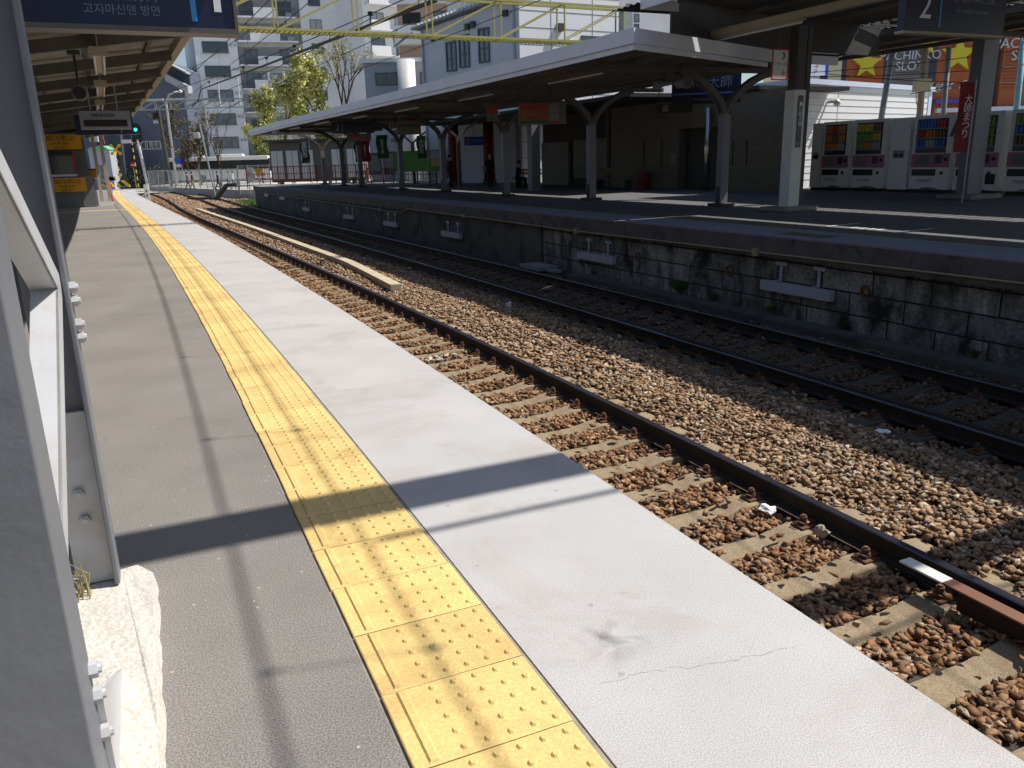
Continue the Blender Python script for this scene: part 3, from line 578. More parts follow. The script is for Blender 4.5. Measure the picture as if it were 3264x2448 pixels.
tag(m.build('tactile_paving', mat('tactile_dull','#665a3e',.8,.15,2,dirt='#5d5136',damt=.5)), 'dull yellow tactile strip on the shaded platform across the tracks', 'tactile paving')
m = MB(); m.sweep([(7.672,-.001),(7.71,-.001),(7.71,.004),(7.672,.004)], FS0, 40, .8); tag(m.build('edge_line', mat('edge_red','#9a2b33',.7,.2,6,dirt='#6e6260',damt=.6,dscale=3)), 'thin faded red line along the edge of the shaded platform', 'painted line')
m = MB(); m.sweep([(8.2,-1.46),(23.4,-1.46),(23.4,-.3),(8.2,-.3)], FS0+.1, FS1-.1, 2.0); m.build('platform_base', m_conc_d, kind='structure')
# walls under the shaded platform
m_stone = bpy.data.materials.new('mossy_stone_blocks'); m_stone.use_nodes = True
def _stone():
    nt = m_stone.node_tree; L = nt.links; b = nt.nodes['Principled BSDF']; b.inputs['Roughness'].default_value = .92
    tc = _n(nt,'ShaderNodeTexCoord'); wz = _n(nt,'ShaderNodeTexNoise', Scale=3.0, Detail=2.0); L.new(tc.outputs['UV'], wz.inputs['Vector'])
    wm = _n(nt,'ShaderNodeMix', data_type='RGBA'); wm.inputs[0].default_value = .02; L.new(tc.outputs['UV'], wm.inputs[6]); L.new(wz.outputs['Color'], wm.inputs[7])
    br = _n(nt,'ShaderNodeTexBrick', Scale=1.0); br.inputs['Brick Width'].default_value = .92; br.inputs['Row Height'].default_value = .315; br.inputs['Mortar Size'].default_value = .013; br.inputs['Mortar Smooth'].default_value = .3
    br.offset = .42; br.squash = .8; br.squash_frequency = 3
    br.inputs['Color1'].default_value = lin('#a19c92'); br.inputs['Color2'].default_value = lin('#7c7870'); br.inputs['Mortar'].default_value = lin('#1c1a18'); L.new(wm.outputs[2], br.inputs['Vector'])
    nz = _n(nt,'ShaderNodeTexNoise', Scale=2.1, Detail=9.0, Roughness=.68, Distortion=.7); mp = _n(nt,'ShaderNodeMapping'); mp.inputs['Scale'].default_value = (1,.42,1); L.new(tc.outputs['UV'], mp.inputs['Vector']); L.new(mp.outputs[0], nz.inputs['Vector'])
    mx = _n(nt,'ShaderNodeMix', data_type='RGBA'); L.new(ramp(nt, nz.outputs['Fac'], .43, .64), mx.inputs[0]); L.new(br.outputs['Color'], mx.inputs[6]); mx.inputs[7].default_value = lin('#26241f')
    n2 = _n(nt,'ShaderNodeTexNoise', Scale=18.0, Detail=6.0); L.new(tc.outputs['UV'], n2.inputs['Vector'])
    mm = _n(nt,'ShaderNodeMix', data_type='RGBA', blend_type='MULTIPLY'); mm.inputs[0].default_value = 1; L.new(mx.outputs[2], mm.inputs[6])
    r = _n(nt,'ShaderNodeMapRange'); r.inputs[1].default_value=.3; r.inputs[2].default_value=.7; r.inputs[3].default_value=.55; r.inputs[4].default_value=1.25; L.new(n2.outputs['Fac'], r.inputs[0]); L.new(r.outputs[0], mm.inputs[7])
    n3 = _n(nt,'ShaderNodeTexNoise', Scale=1.6, Detail=6.0); L.new(tc.outputs['UV'], n3.inputs['Vector'])
    mg = _n(nt,'ShaderNodeMix', data_type='RGBA'); k = _n(nt,'ShaderNodeMath', operation='MULTIPLY'); k.inputs[1].default_value = .6; L.new(ramp(nt, n3.outputs['Fac'], .58, .7), k.inputs[0]); L.new(k.outputs[0], mg.inputs[0]); L.new(mm.outputs[2], mg.inputs[6]); mg.inputs[7].default_value = lin('#26301b')
    L.new(mg.outputs[2], b.inputs['Base Color'])
    bp = _n(nt,'ShaderNodeBump', Strength=.8, Distance=.03); L.new(br.outputs['Fac'], bp.inputs['Height']); bp.invert = True; L.new(bp.outputs[0], b.inputs['Normal'])
_stone()
b = MB(); b.sweep([(7.80,-1.35),(7.80,-.33)], FS0, 18.9, .5, closed=False); b.sweep([(8.1,-1.46),(7.795,-1.46),(7.795,-1.35),(8.1,-1.35)][::-1], FS0, 18.9, 1)
tag(b.build('stone_wall', m_stone), 'mossy stone block wall below the shaded platform at the right', 'wall')
m_cwall = mat('stained_concrete_wall', '#57534d', .92, .3, 1.2, .4, 40, dirt='#171614', damt=.85, dscale=1.1)
b = MB(); b.sweep([(7.74,-1.46),(8.1,-1.46),(8.1,-.33),(7.74,-.33)], 18.92, FS1-.05, 1.0); tag(b.build('concrete_wall', m_cwall), 'dark stained concrete wall below the far end of the shaded platform', 'wall')
b = MB(); b.sweep([(7.22,-1.46),(7.6,-1.46),(7.6,-1.235),(7.22,-1.225)], FS0, 16.8, 1.0); b.build('gutter_kerb', m_conc_d, kind='structure')
# pipe along the wall
m_pipe = mat('cream_pipe', '#958c6a', .6, .1, 5)
pts = [(-8,-.22),(6.8,-.235),(11.3,-.27),(17,-.31),(22,-.285),(28.4,-.27),(29.2,-.42),(30.6,-.46),(31.6,-.42),(40,-.4),(50,-.37),(60,-.36)]
t = thing('conduit_pipe','cream pipe clipped along the top of the wall across the tracks','pipe',loc=(0,0,0),rot=0)
b = MB(); P = []
for (a,za),(c,zc_) in zip(pts[:-1],pts[1:]):
    n = max(1,int((c-a)/1.0)); P += [W(a+(c-a)*i/n, 7.625, za+(zc_-za)*i/n) for i in range(n)]
b.tube(P,.014,6); b.build('pipe', m_pipe, t)
for s,z in ((11.2,-.27),(17.0,-.31),(23.5,-.28),(31.6,-.42),(38,-.4),(46,-.38)):
    b = MB(); b.box(-.06,.08,-.05,.05,-.06,.06, M=Matrix.Translation(W(s,7.64,z)) @ Matrix.Rotation(th(s),4,'Z')); b.build('junction_box', m_pipe, t)
# white troughs on T brackets
m_tray = mat('trough_white', '#a7a6ae', .5, .08, 4, dirt='#777777', damt=.25)
def trough(L):
    t = thing('wall_trough','-','trough',0,0)
    b = MB(); b.box(-.11,0,-L/2,L/2,-.16,-.145).box(-.11,-.095,-L/2,L/2,-.145,0).box(-.015,0,-L/2,L/2,-.145,0).box(-.095,-.015,-L/2,-L/2+.012,-.145,0).box(-.095,-.015,L/2-.012,L/2,-.145,0); b.build('trough_body', m_tray, t, bevel=.004)
    for y in (-L*.27,L*.27):
        b = MB(); b.box(.0,.02,y-.025,y+.025,.0,.26).box(.0,.02,y-.12,y+.12,.26,.32).box(-.1,.02,y-.02,y+.02,.0,.03); b.build('bracket', m_tray, t)
    return t
tr = trough(1.5); first = True
for i,(s,z) in enumerate(((10.36,-.72),(16.3,-.78),(24.6,-.84),(30.5,-.84),(36.1,-.84),(44.2,-.84),(50.2,-.45),(55.7,-.42))):
    o = tr if first else dup(tr); first = False
    put(o, s, 7.765 if s<18.9 else 7.71, z, ('nearest and largest','second nearest','third nearest','fourth nearest','fifth nearest','sixth nearest','second farthest','farthest')[i]+' white trough on brackets on the wall across the tracks', 'white troughs hung along the wall across the tracks')
m_ring = mat('rust_stain_pipe','#6a4a1c',.8,.3,12)
for s,z,l in ((9.1,-.66,'nearest'),(12.0,-.68,'middle'),(14.8,-.70,'farthest')):
    t = thing('weep_pipe',l+' rusty drain pipe mouth in the stone wall','drain pipe',s,7.80,z,'rusty drain pipes in the stone wall'); b = MB(); n=16
    vs=[]; 
    for x,r in ((.02,.085),(-.03,.085),(-.03,.062),(.02,.06)): vs += [(x,r*math.cos(2*PI*k/n),r*1.15*math.sin(2*PI*k/n)) for k in range(n)]
    b.add(vs,[(i*n+k,i*n+(k+1)%n,(i+1)*n+(k+1)%n,(i+1)*n+k) for i in range(3) for k in range(n)]); b.build('pipe_mouth', m_ring, t); b=MB(); b.tube([(.0,0,0),(.01,0,0)],.062,14); b.build('pipe_bore', m_black, t)
# weeds at the foot of the wall
m_weed = mat('weed_green','#2f4d1d',.8,.3,20)
def weed(s, d, z, h, n, lab):
    b = MB(); 
    for _ in range(n):
        a = random.uniform(0,2*PI); r = random.uniform(.2,1)*h*.8; t = Vector((math.cos(a)*r, math.sin(a)*r, h*random.uniform(.4,1))); p = Vector((math.cos(a)*.03,math.sin(a)*.03,0)); w = Vector((-math.sin(a),math.cos(a),0))*h*.07
        mid = (p+t)/2+Vector((0,0,h*.2)); b.add([p-w*.4,p+w*.4,mid+w,t,mid-w],[(0,1,2,3,4)])
    o = b.build('weed', m_weed); o.location = W(s,d,z); return tag(o, lab, 'weed', 'weeds along the foot of the wall')
for s,h,n,l in ((13.3,.28,60,'large leafy weed at the foot of the stone wall'),(12.3,.16,40,'low weed beside the large leafy one at the stone wall'),(9.4,.13,36,'weed below the nearest rusty drain pipe'),(10.9,.14,30,'weed under the nearest white trough'),(6.4,.16,50,'weed at the right end of the stone wall foot'),(16.4,.12,30,'small weed under the second white trough'),(7.3,.12,30,'small weed among the stones at the right of the wall')): weed(s,7.72,-1.25,h,n,l)
p = hit_z(1690,855,-1.25); s_,d_ = SD(p)
o = thing('manhole_slab','grey concrete cover slab at the foot of the wall corner','cover slab',18.4,7.35,-1.3); b = MB(); b.box(-.25,.3,-.5,.5,0,.1).box(-.1,.12,-1.0,-.55,0,.07); b.build('slab', m_conc, o, bevel=.01)
# boarding marks
m_mark = mat('marking_white','#b9bcc0',.7,.15,8)
for sa in (11.66,10.15):
    b = MB(); b.bar(W(sa-.05,9.5,.004), W(sa+.06,10.55,.004), .07, .004); tag(b.build('floor_marking', m_mark), 'white boarding line on the shaded platform, %s one' % ('left' if sa>11 else 'right'), 'floor marking', 'white boarding lines on the shaded platform')
b = MB()
for q in (-.26,-.09,.09,.26): b.bar(W(10.87+q,9.66,.004), W(10.87+q,9.86,.004), .1, .004)
tag(b.build('floor_marking', m_mark), 'broken white mark between the two boarding lines', 'floor marking')
b = MB(); b.sweep([(8.05,.0),(8.45,.0),(8.45,.004),(8.05,.004)], 10.2, 11.2, .5); tag(b.build('floor_marking', mat('marking_dull','#5f5636',.8,.2,9)), 'dull yellow plate near the edge of the shaded platform', 'floor marking')

# ------------------------------------------------------------------ low canopy
lc = thing('platform_canopy','long flat canopy with a pale fascia over the shaded platform','canopy',loc=(0,0,0),rot=0)
LS0, LS1, LB = 14.15, 57.2, 14.6
m_fas = mat('fascia_paint','#d9d9e2',.5,.05,1.5,dirt='#c6c4ca',damt=.3,dscale=2)
b = MB(); b.sweep([(7.15,3.31),(7.18,3.31),(7.18,3.575),(7.15,3.575)], LS0, LS1, .8); b.sweep([(7.20,3.205),(7.23,3.205),(7.23,3.308),(7.20,3.308)], LS0+.03, LS1-.03, .8)
def crossbox(b, s, d0, d1, z0, z1, w):
    A = W(s,d0,(z0+z1)/2); B = W(s,d1,(z0+z1)/2); b.bar(A,B,w,z1-z0); return b
b.bar(W(LS0-.017,7.15,3.4425),W(16.05,12.35,3.4425),.03,.265).bar(W(LS0+.03,7.23,3.2565),W(16.08,12.2,3.2565),.03,.103).bar(W(16.05,12.36,3.4425),W(16.25,LB,3.4425),.03,.265); crossbox(b, LS1+.017, 7.15, LB, 3.31, 3.575, .03)
b.build('fascia', m_fas, lc)
m_ceil = mat('canopy_ceiling','#332f2d',.85,.15,2,dirt='#332f2b',damt=.5)
b = MB(); b.sweep([(7.19,3.505),(LB-.02,3.505),(LB-.02,3.55),(7.19,3.55)], 16.2, LS1-.01, 1.0)
Q=[(LS0+.02,7.19),(15.15,9.8),(16.05,12.3),(16.195,LB-.02),(16.195,11.2),(16.195,7.19)]; nq=len(Q); b.add([W(s_,d_,3.505) for s_,d_ in Q]+[W(s_,d_,3.55) for s_,d_ in Q],[tuple(range(nq)),tuple(range(2*nq-1,nq-1,-1))]+[(i,nq+i,nq+(i+1)%nq,(i+1)%nq) for i in range(nq)]); b.build('roof_deck', m_ceil, lc)
m_joist = mat('canopy_joist','#6a645e',.8,.12,2)
b = MB()
for d in np.arange(7.8,LB-.2,.85): b.sweep([(d-.05,3.36),(d+.05,3.36),(d+.05,3.5),(d-.05,3.5)], LS0+.12+(min(d,12.4)-7.15)*.365, LS1-.1, 1.0)
b.build('purlins', m_joist, lc)
m_post = mat('post_grey','#777981',.5,.08,3,dirt='#66666a',damt=.4,dscale=2)
posts = [(17.57,12.3),(23.05,11.83),(28.18,11.4),(34.88,11.7),(39.74,11.45),(46.9,11.5),(51.98,11.8),(57.66,11.9)]
m_arm = mat('arm_brown_grey','#625d59',.6,.12,3)
for s,d in posts:
    M_ = Matrix.Translation(W(s,d,0)) @ Matrix.Rotation(th(s),4,'Z')
    b = MB(); b.box(-.12,.12,-.10,-.075,.08,2.3, M=M_).box(-.12,.12,.075,.10,.08,2.3, M=M_).box(-.03,.03,-.074,.074,.08,2.3, M=M_).box(-.12,-.10,-.074,.074,.5,2.28,M=M_); pb = b.build('post', m_post, lc, bevel=.005)
    b = MB(); b.box(-.26,.26,-.24,.24,0,.08, M=M_); b.build('plinth', m_conc_d, lc, bevel=.02)
    for sg in (-1,1):
        b = MB(); C_ = [(.06,2.24),(.10,2.42),(.22,2.6),(.5,2.85),(.85,3.06),(1.15,3.18),(1.5,3.25)]
        for y in (-.085,.085):
            for (x0,z0),(x1,z1) in zip(C_[:-1],C_[1:]): b.bar(M_ @ Vector((sg*x0,y,z0)), M_ @ Vector((sg*x1,y,z1)), .03, .15, up=M_.to_3x3() @ Vector((0,0,1)) if True else None)
        b.build('arm', m_arm, lc)
    b = MB(); crossbox(b, s, 7.3, LB-.1, 3.24, 3.355, .14); b.build('cross_beam', m_arm, lc)
ln = 0
for (u0,v0,u1,v1) in ((1735,269,1925,233),(1450,324,1570,300),(1255,358,1335,342),(1118,378,1178,369),(1000,399,1047,388),(923,413,957,406),(866,423,893,418)):
    A, B = SD(hit_z(u0,v0,3.12)), SD(hit_z(u1,v1,3.12)); s0,s1 = min(A[0],B[0]),max(A[0],B[0]); L = min(2.6,s1-s0)
    t = thing('fluorescent_lamp','unlit tube lamp hung under the pale fascia canopy','lamp',s0,(A[1]+B[1])/2,3.12,'tube lamps in a row under the long canopy')
    b = MB(); b.box(-.05,.05,0,L,.02,.07).tube([(0,.3,.07),(0,.3,.3)],.01,5).tube([(0,L-.3,.07),(0,L-.3,.3)],.01,5); b.build('housing', m_joist, t); b = MB(); b.tube([(0,.03,0),(0,L-.03,0)],.02,8); b.build('tube', m_white, t, smooth=True)
# ------------------------------------------------------------------ high canopy at the right
uc = thing('platform_canopy','taller grey canopy over the right end of the shaded platform','canopy',loc=(0,0,0),rot=0)
m_und2 = mat('high_canopy_underside','#54524f',.85,.12,1.5,dirt='#4a4640',damt=.4)
b = MB(); b.sweep([(7.72,4.0),(7.75,4.0),(7.75,4.3),(7.72,4.3)], -9, 14.7, .8); crossbox(b,14.72,7.72,8.6,4.0,4.3,.03); b.build('fascia', m_fas, uc)
m_sheet = mat('high_roof_sheet','#77736c',.7,.12,1)
def roofpanel(s0,s1,d0,d1,z): 
    b = MB(); n=int((s1-s0)/.055); vs=[]
    for i in range(n+1):
        s=s0+(s1-s0)*i/n; dz=.018*math.sin(2*PI*s/.22)
        for d in (d0,d1): vs.append(W(s,d,z+dz))
    b.add(vs,[(2*i,2*i+1,2*i+3,2*i+2) for i in range(n)]); return b.build('roof_sheet', m_und2, uc)
roofpanel(-9,14.7,7.76,12.55,4.24)
roofpanel(-9,16.6,12.85,15.45,4.28); roofpanel(14.75,16.6,8.3,12.9,4.30)
roofpanel(-9,22,16.25,20.02,4.24); roofpanel(-9,22,20.62,25,5.0)  # second sheet is out of view, added to shade the floor
b = MB()
for d in (8.6,10.9,13.4,15.42): b.sweep([(d-.04,4.155),(d+.04,4.155),(d+.04,4.225),(d-.04,4.225)], -9, 14.9 if d<10 else 15.5, 1.0)
for d in (16.3,17.6,18.9,19.98): b.sweep([(d-.04,4.08),(d+.04,4.08),(d+.04,4.2),(d-.04,4.2)], -9, 21.9, 1.0)
b.build('purlins', m_joist, uc)
b = MB()
for s in np.arange(-8,16.4,.28): b.bar(W(s,15.46,4.25),W(s,16.24,4.25),.05,.05)  # bars across the roof gap, added to stripe the sunlight
for s in (-6,-1,4,9.4): crossbox(b,s,7.7,15.5,4.02,4.15,.1)
for s in (-6,-1,4,9.4,15.0): crossbox(b,s,16.25,20.0,3.95,4.07,.12)
b.build('beams', m_und2, uc)
b = MB(); b.sweep([(9.92,3.665),(10.08,3.665),(10.08,3.80),(9.92,3.80)], -8, 15.75, 1.0); b.build('long_beam', m_beige, uc)
b = MB(); b.bar(W(14.95,8.6,4.09),W(16.3,12.9,4.09),.05,1.0).bar(W(16.32,12.92,4.09),W(16.45,16.2,4.09),.05,1.0); b.build('gable_panel', m_und2, uc)
M_ = Matrix.Translation(W(15.12,12.16,0)) @ Matrix.Rotation(th(15.12),4,'Z')
b = MB(); b.box(-.16,.16,-.15,.15,.1,2.62, M=M_); b.build('white_post', m_white, uc, bevel=.006); b = MB(); b.box(-.13,.13,-.13,.13,2.62,3.93,M=M_).box(.165,.30,-.12,.12,.1,3.93,M=M_); b.build('post', m_und2, uc, bevel=.006)
b = MB(); b.box(-.5,.5,-.42,.42,0,.1,M=M_); b.build('plinth', m_conc, uc, bevel=.03)
M2 = Matrix.Translation(W(14.96,18.2,0)) @ Matrix.Rotation(th(14.96),4,'Z')
b = MB(); b.box(-.32,.05,-.16,.16,.12,3.95,M=M2).box(.055,.3,-.12,.12,.12,3.95,M=M2); b.build('post', m_post, uc, bevel=.006); b = MB(); b.box(-.6,.62,-.5,.5,0,.12,M=M2); b.build('plinth', m_conc, uc, bevel=.03)
M3 = Matrix.Translation(W(9.5,12.16,0)) @ Matrix.Rotation(th(9.5),4,'Z')
t = thing('fluorescent_lamp','long tube lamp in a beige trough below the high canopy','lamp',12.85,10.0,3.60); b = MB(); b.box(-.05,.05,0,2.9,.025,.062); b.build('housing', m_beige, t); b=MB(); b.tube([(0,.05,0),(0,2.8,0)],.024,8); b.build('tube', m_white, t, smooth=True)
# post sign and intercom sign
def flat_sign(name, lab, cat, s, d, z, w, h, th_, m_p, turn=0, frame=None):
    o = thing(name, lab, cat, s, d, z); o.rotation_euler = (0,0,th(s)+turn); b = MB(); b.box(-w/2,w/2,0,th_,0,h); b.build('panel', m_p, o)
    if frame: b = MB(); f=.03; b.box(-w/2-f,w/2+f,-.012,-.002,-f,0).box(-w/2-f,w/2+f,-.012,-.002,h,h+f).box(-w/2-f,-w/2,-.012,-.002,0,h).box(w/2,w/2+f,-.012,-.002,0,h); b.build('frame', frame, o)
    return o
o = flat_sign('post_sign','narrow blue station name strip on the white post','sign',14.95,12.17,1.4,.13,1.1,.012,m_navy)
text('●\n川\n崎\n大\n師', .125, m_txt, o, FACE(0,-.004,.7)); text('だいし', .055, m_txt, o, FACE(0,-.004,.08))
o = flat_sign('intercom_sign','white intercom sign with a red frame beside the tall post','sign',15.0,11.55,2.84,.42,.58,.04,m_white,frame=m_red)
text('インターホン', .075, m_txtr, o, FACE(0,-.004,.30)); text('↓', .16, m_txtr, o, FACE(.1,-.004,.12)); b = MB(); b.tube([(.05,-.004,.40),(.1,-.004,.44),(.1,-.004,.5),(.06,-.004,.53)],.014,6); b.build('handset_symbol', m_txtd, o); b = MB(); b.tube([(-.1,.02,.58),(-.1,.02,1.15)],.012,5).tube([(.1,.02,.58),(.1,.02,1.15)],.012,5); b.build('hanger', m_dsteel, o)
o = flat_sign('platform_sign','large dark blue platform sign with a white 2 hanging at the top right','sign',9.5,9.6,2.92,2.12,.62,.12,m_navy); b = MB(); b.box(-1.08,1.08,-.02,.14,-.04,-.002); b.build('frame', m_beige, o)
text('2', .52, m_txt, o, FACE(-.66,-.004,.33)); b = MB(); b.box(-.37,-.34,-.006,-.001,.06,.6); b.build('blue_bar', m_ltblue, o)
mdl = mat('dim_lettering','#7f8ea8',.6,0); text('京急川崎方面', .15, mdl, o, FACE(.35,-.004,.47)); text('for Keikyū Kawasaki', .085, mdl, o, FACE(.33,-.004,.30))
b = MB(); b.tube([(-.7,.05,.62),(-.7,.05,1.3)],.02,6).tube([(.7,.05,.62),(.7,.05,1.3)],.02,6); b.build('hanger', m_dsteel, o)
# ================================================================== STATION BUILDING AND THINGS ON THE SHADED PLATFORM
m_brick = bpy.data.materials.new('brown_wall_tile'); m_brick.use_nodes = True
def _brick():
    nt = m_brick.node_tree; L = nt.links; b = nt.nodes['Principled BSDF']; b.inputs['Roughness'].default_value = .6
    tc = _n(nt,'ShaderNodeTexCoord'); sx_ = _n(nt,'ShaderNodeSeparateXYZ'); L.new(tc.outputs['Object'], sx_.inputs[0]); ad = _n(nt,'ShaderNodeMath', operation='ADD'); L.new(sx_.outputs[0], ad.inputs[0]); L.new(sx_.outputs[1], ad.inputs[1]); mp = _n(nt,'ShaderNodeCombineXYZ'); L.new(ad.outputs[0], mp.inputs[0]); L.new(sx_.outputs[2], mp.inputs[1])
    br = _n(nt,'ShaderNodeTexBrick', Scale=1.0); br.inputs['Brick Width'].default_value=.2; br.inputs['Row Height'].default_value=.065; br.inputs['Mortar Size'].default_value=.006
    br.inputs['Color1'].default_value = lin('#6b604f'); br.inputs['Color2'].default_value = lin('#5d5345'); br.inputs['Mortar'].default_value = lin('#565048'); L.new(mp.outputs[0], br.inputs['Vector']); L.new(br.outputs['Color'], b.inputs['Base Color'])
_brick()
# local x runs along the wall (towards the right of the picture), y goes back from the platform
def back_frame(s, d, z=0): return th(s) - PI/2      # local +x = -s direction (to the right), local +y = +d
st = thing('station_building','tiled brown station building in the shade behind the long canopy','building',None,None,loc=W(22.4,18.2,0),rot=back_frame(22.4,18.2))
m_dpan = mat('dark_panel','#3f3a35',.7,.15,2); m_cream = mat('cream_panel','#7a766d',.7,.06,2)
b = MB(); b.box(-1.9,1.2,0,.35,0,3.3).box(-4.5,-1.9,0,.35,2.25,3.3).box(-9.4,-4.5,0,.35,0,3.3); b.build('wall', m_brick, st)
b = MB(); b.box(-4.6,-1.8,.36,.45,0,2.4); b.build('doorway_dark', m_dpan, st); b = MB(); b.tube([(-2.6,-.2,0),(-2.6,-.2,2.9)],.11,12); b.build('steel_column', mat('bright_steel','#b9b6ae',.25,.05,3,metal=.9), st, smooth=True)  # dark sheet close behind the opening stands for the unlit inside
b = MB(); b.box(-16.5,-9.4,.6,6,0,3.3).box(-9.5,-9.3,-.05,.6,0,3.3); b.build('rear_wall', m_dpan, st)
b = MB(); b.box(-13.2,-9.9,.45,.58,.35,2.1).box(-16.3,-13.6,.4,.58,0,2.05); b.build('pale_panel', m_cream, st)
for x in (-11.6,-9.9): b = MB(); b.box(x-.09,x+.09,.25,.43,0,3.3); b.build('column', m_gsteel, st)
b = MB(); b.box(-25,-3.4,-3.05,-.2,3.32,3.45).box(-25,-.1,-.19,4,3.32,3.45); b.build('roof', m_ceil, st)
for x in (-1.45,-.75): b = MB(); b.box(x-.03,x+.03,-.02,-.001,.9,1.75); b.build('poster_rail', m_dpan, st)
for x in (-5.6,-6.8): b = MB(); b.box(x-.05,x+.05,-.02,-.001,.85,1.9); b.build('notice_strip', m_dpan, st)
b = MB(); b.box(-4.95,-4.65,-.03,-.001,.9,1.35); b.build('call_plate', m_cream, st)
o = thing('red_cabinet','small dark red cabinet against the tiled station wall','cabinet',None,None,loc=W(28.9,17.9,0),rot=back_frame(28.9,18)); b = MB(); b.box(-.25,.25,0,.28,0,.62); b.build('cabinet_body', m_red, o, bevel=.01); b = MB(); b.box(-.2,.2,-.012,-.001,.1,.55); b.build('cabinet_door', mat('dark_red','#5e1514',.5,.1,3), o)
# big station name sign
def hung(name, lab, cat, u0, v0, u1, v1, Y, mp, tilt=None, thick=.1, kw=None):    # board facing the viewer with its corners at these pixels, Y metres off
    A = px(u0,v1,Y); a = th(0) if tilt is None else tilt
    w = abs((px(u1,v1,Y)-A).x)/max(.3,math.cos(a)); h = px(u0,v0,Y).z-A.z
    o = thing(name, lab, cat, None, None, loc=A, rot=a); b = MB(); b.box(0,w,0,thick,0,h); b.build('panel', mp, o); o['w']=w; o['h']=h; return o, w, h
o, w, h = hung('station_sign','long dark blue station name sign under the canopy by the tiled wall','sign',2140,240,2345,335,26.0,m_navy,-.25)
text('川崎大師', h*.42, mdl, o, FACE(w*.52,-.004,h*.68)); b = MB(); b.tube([(w*.1,-.003,h*.68),(w*.1,-.006,h*.68)],h*.14,14); b.build('emblem', mdl, o); b = MB(); b.box(.02,w-.02,-.006,-.001,h*.32,h*.37); b.build('blue_bar', m_ltblue, o); text('Kawasakidaishi', h*.13, mdl, o, FACE(w*.5,-.004,h*.16)); b=MB(); b.tube([(w*.2,.05,h),(w*.2,.05,h+.4)],.015,5).tube([(w*.8,.05,h),(w*.8,.05,h+.4)],.015,5); b.build('hanger', m_dsteel, o)
o, w, h = hung('guide_sign','black hanging guide sign with a small white pictogram below the station name sign','sign',2088,332,2203,362,25.0,m_black,-.1); b=MB(); b.box(w*.2,w*.36,-.006,-.001,h*.15,h*.85); b.build('pictogram', m_cream, o); text('⇆', h*.6, m_txtr, o, FACE(w*.28,-.009,h*.5)); b=MB(); b.tube([(w*.1,.05,h),(w*.1,.05,h+.9)],.012,5).tube([(w*.9,.05,h),(w*.9,.05,h+.9)],.012,5); b.build('hanger', m_dsteel, o)
o, w, h = hung('advert_board','white hanging notice board with a red and orange poster under the canopy','notice board',1655,330,1806,398,26.5,m_cream,.08,.2)
mo = mat('poster_orange','#9c6238',.6,.15,3); mr = mat('poster_red','#b5413a',.6,.15,3); mg = mat('poster_green','#2f6a33',.6,.1,3); mgr = mat('poster_grey','#8d8b88',.6,.2,7)
b = MB(); b.box(.03,w*.62,-.008,-.002,h*.2,h*.72); b.build('poster', mo, o); b = MB(); b.box(.03,w*.62,-.008,-.002,h*.73,h*.96).box(.2,w*.55,-.012,-.009,h*.26,h*.36); b.build('poster_heading', mr, o); b = MB(); b.box(.03,w*.62,-.008,-.002,.03,h*.19); b.build('poster_footer', mg, o); b = MB(); b.box(w*.64,w*.85,-.008,-.002,h*.15,h*.95); b.build('map_panel', mgr, o); b = MB(); b.box(w*.64,w*.85,-.008,-.002,.03,h*.14); b.build('map_footer', mr, o)
b=MB(); b.tube([(w*.1,.1,h),(w*.1,.1,h+.4)],.015,5).tube([(w*.9,.1,h),(w*.9,.1,h+.4)],.015,5); b.build('hanger', m_dsteel, o)
o, w, h = hung('intercom_sign','pale sign with red heading and down arrow left of the hanging poster board','sign',1552,338,1588,388,29.0,m_cream,.05,.05); b=MB(); b.box(.02,w-.02,-.006,-.001,h*.5,h*.98); b.build('red_heading', mr, o); text('非常\n電話', h*.2, m_cream, o, FACE(w*.5,-.009,h*.74)); text('↓', h*.3, m_txtd, o, FACE(w*.5,-.004,h*.17)); b=MB(); b.tube([(w*.5,.03,h),(w*.5,.03,h+.3)],.012,5); b.build('hanger', m_dsteel, o)
o, w, h = hung('platform_sign','small dark blue platform sign with a 2 far along the shaded platform','sign',1060,388,1192,426,40.0,m_navy,.1,.15); text('2', h*.85, mat('dim_lettering','#7f8ea8',.6,0), o, FACE(w*.13,-.004,h*.5)); b=MB(); b.box(w*.235,w*.25,-.006,-.001,h*.1,h*.9); b.build('blue_bar', m_ltblue, o); b=MB(); b.tube([(w*.2,.05,h),(w*.2,.05,h+.45)],.02,5).tube([(w*.8,.05,h),(w*.8,.05,h+.45)],.02,5); b.build('hanger', m_dsteel, o)
o, w, h = hung('notice_board','pale hanging notice board below and beside the far platform sign','notice board',1106,426,1182,450,41.5,m_cream,.1,.1); b=MB(); b.box(.1,w*.45,-.006,-.001,h*.45,h*.9).box(w*.5,w*.95,-.006,-.001,h*.15,h*.5); b.build('poster', mr, o); b=MB(); b.tube([(w*.5,.05,h),(w*.5,.05,h+.9)],.015,5); b.build('hanger', m_dsteel, o)
o, w, h = hung('advert_sign','white hanging sign with dark characters and a red tab among the canopy posts','sign',1264,385,1342,430,37.0,m_cream,.1,.1); text('川崎信用金庫', h*.26, m_txtd, o, FACE(w*.55,-.004,h*.62)); b=MB(); b.box(w*.05,w*.12,-.006,-.001,h*.5,h*.72).box(w*.4,w*.75,-.006,-.001,h*.9,h*1.0); b.build('red_tab', mr, o); b=MB(); b.tube([(w*.5,.05,h),(w*.5,.05,h+.4)],.015,5); b.build('hanger', m_dsteel, o)
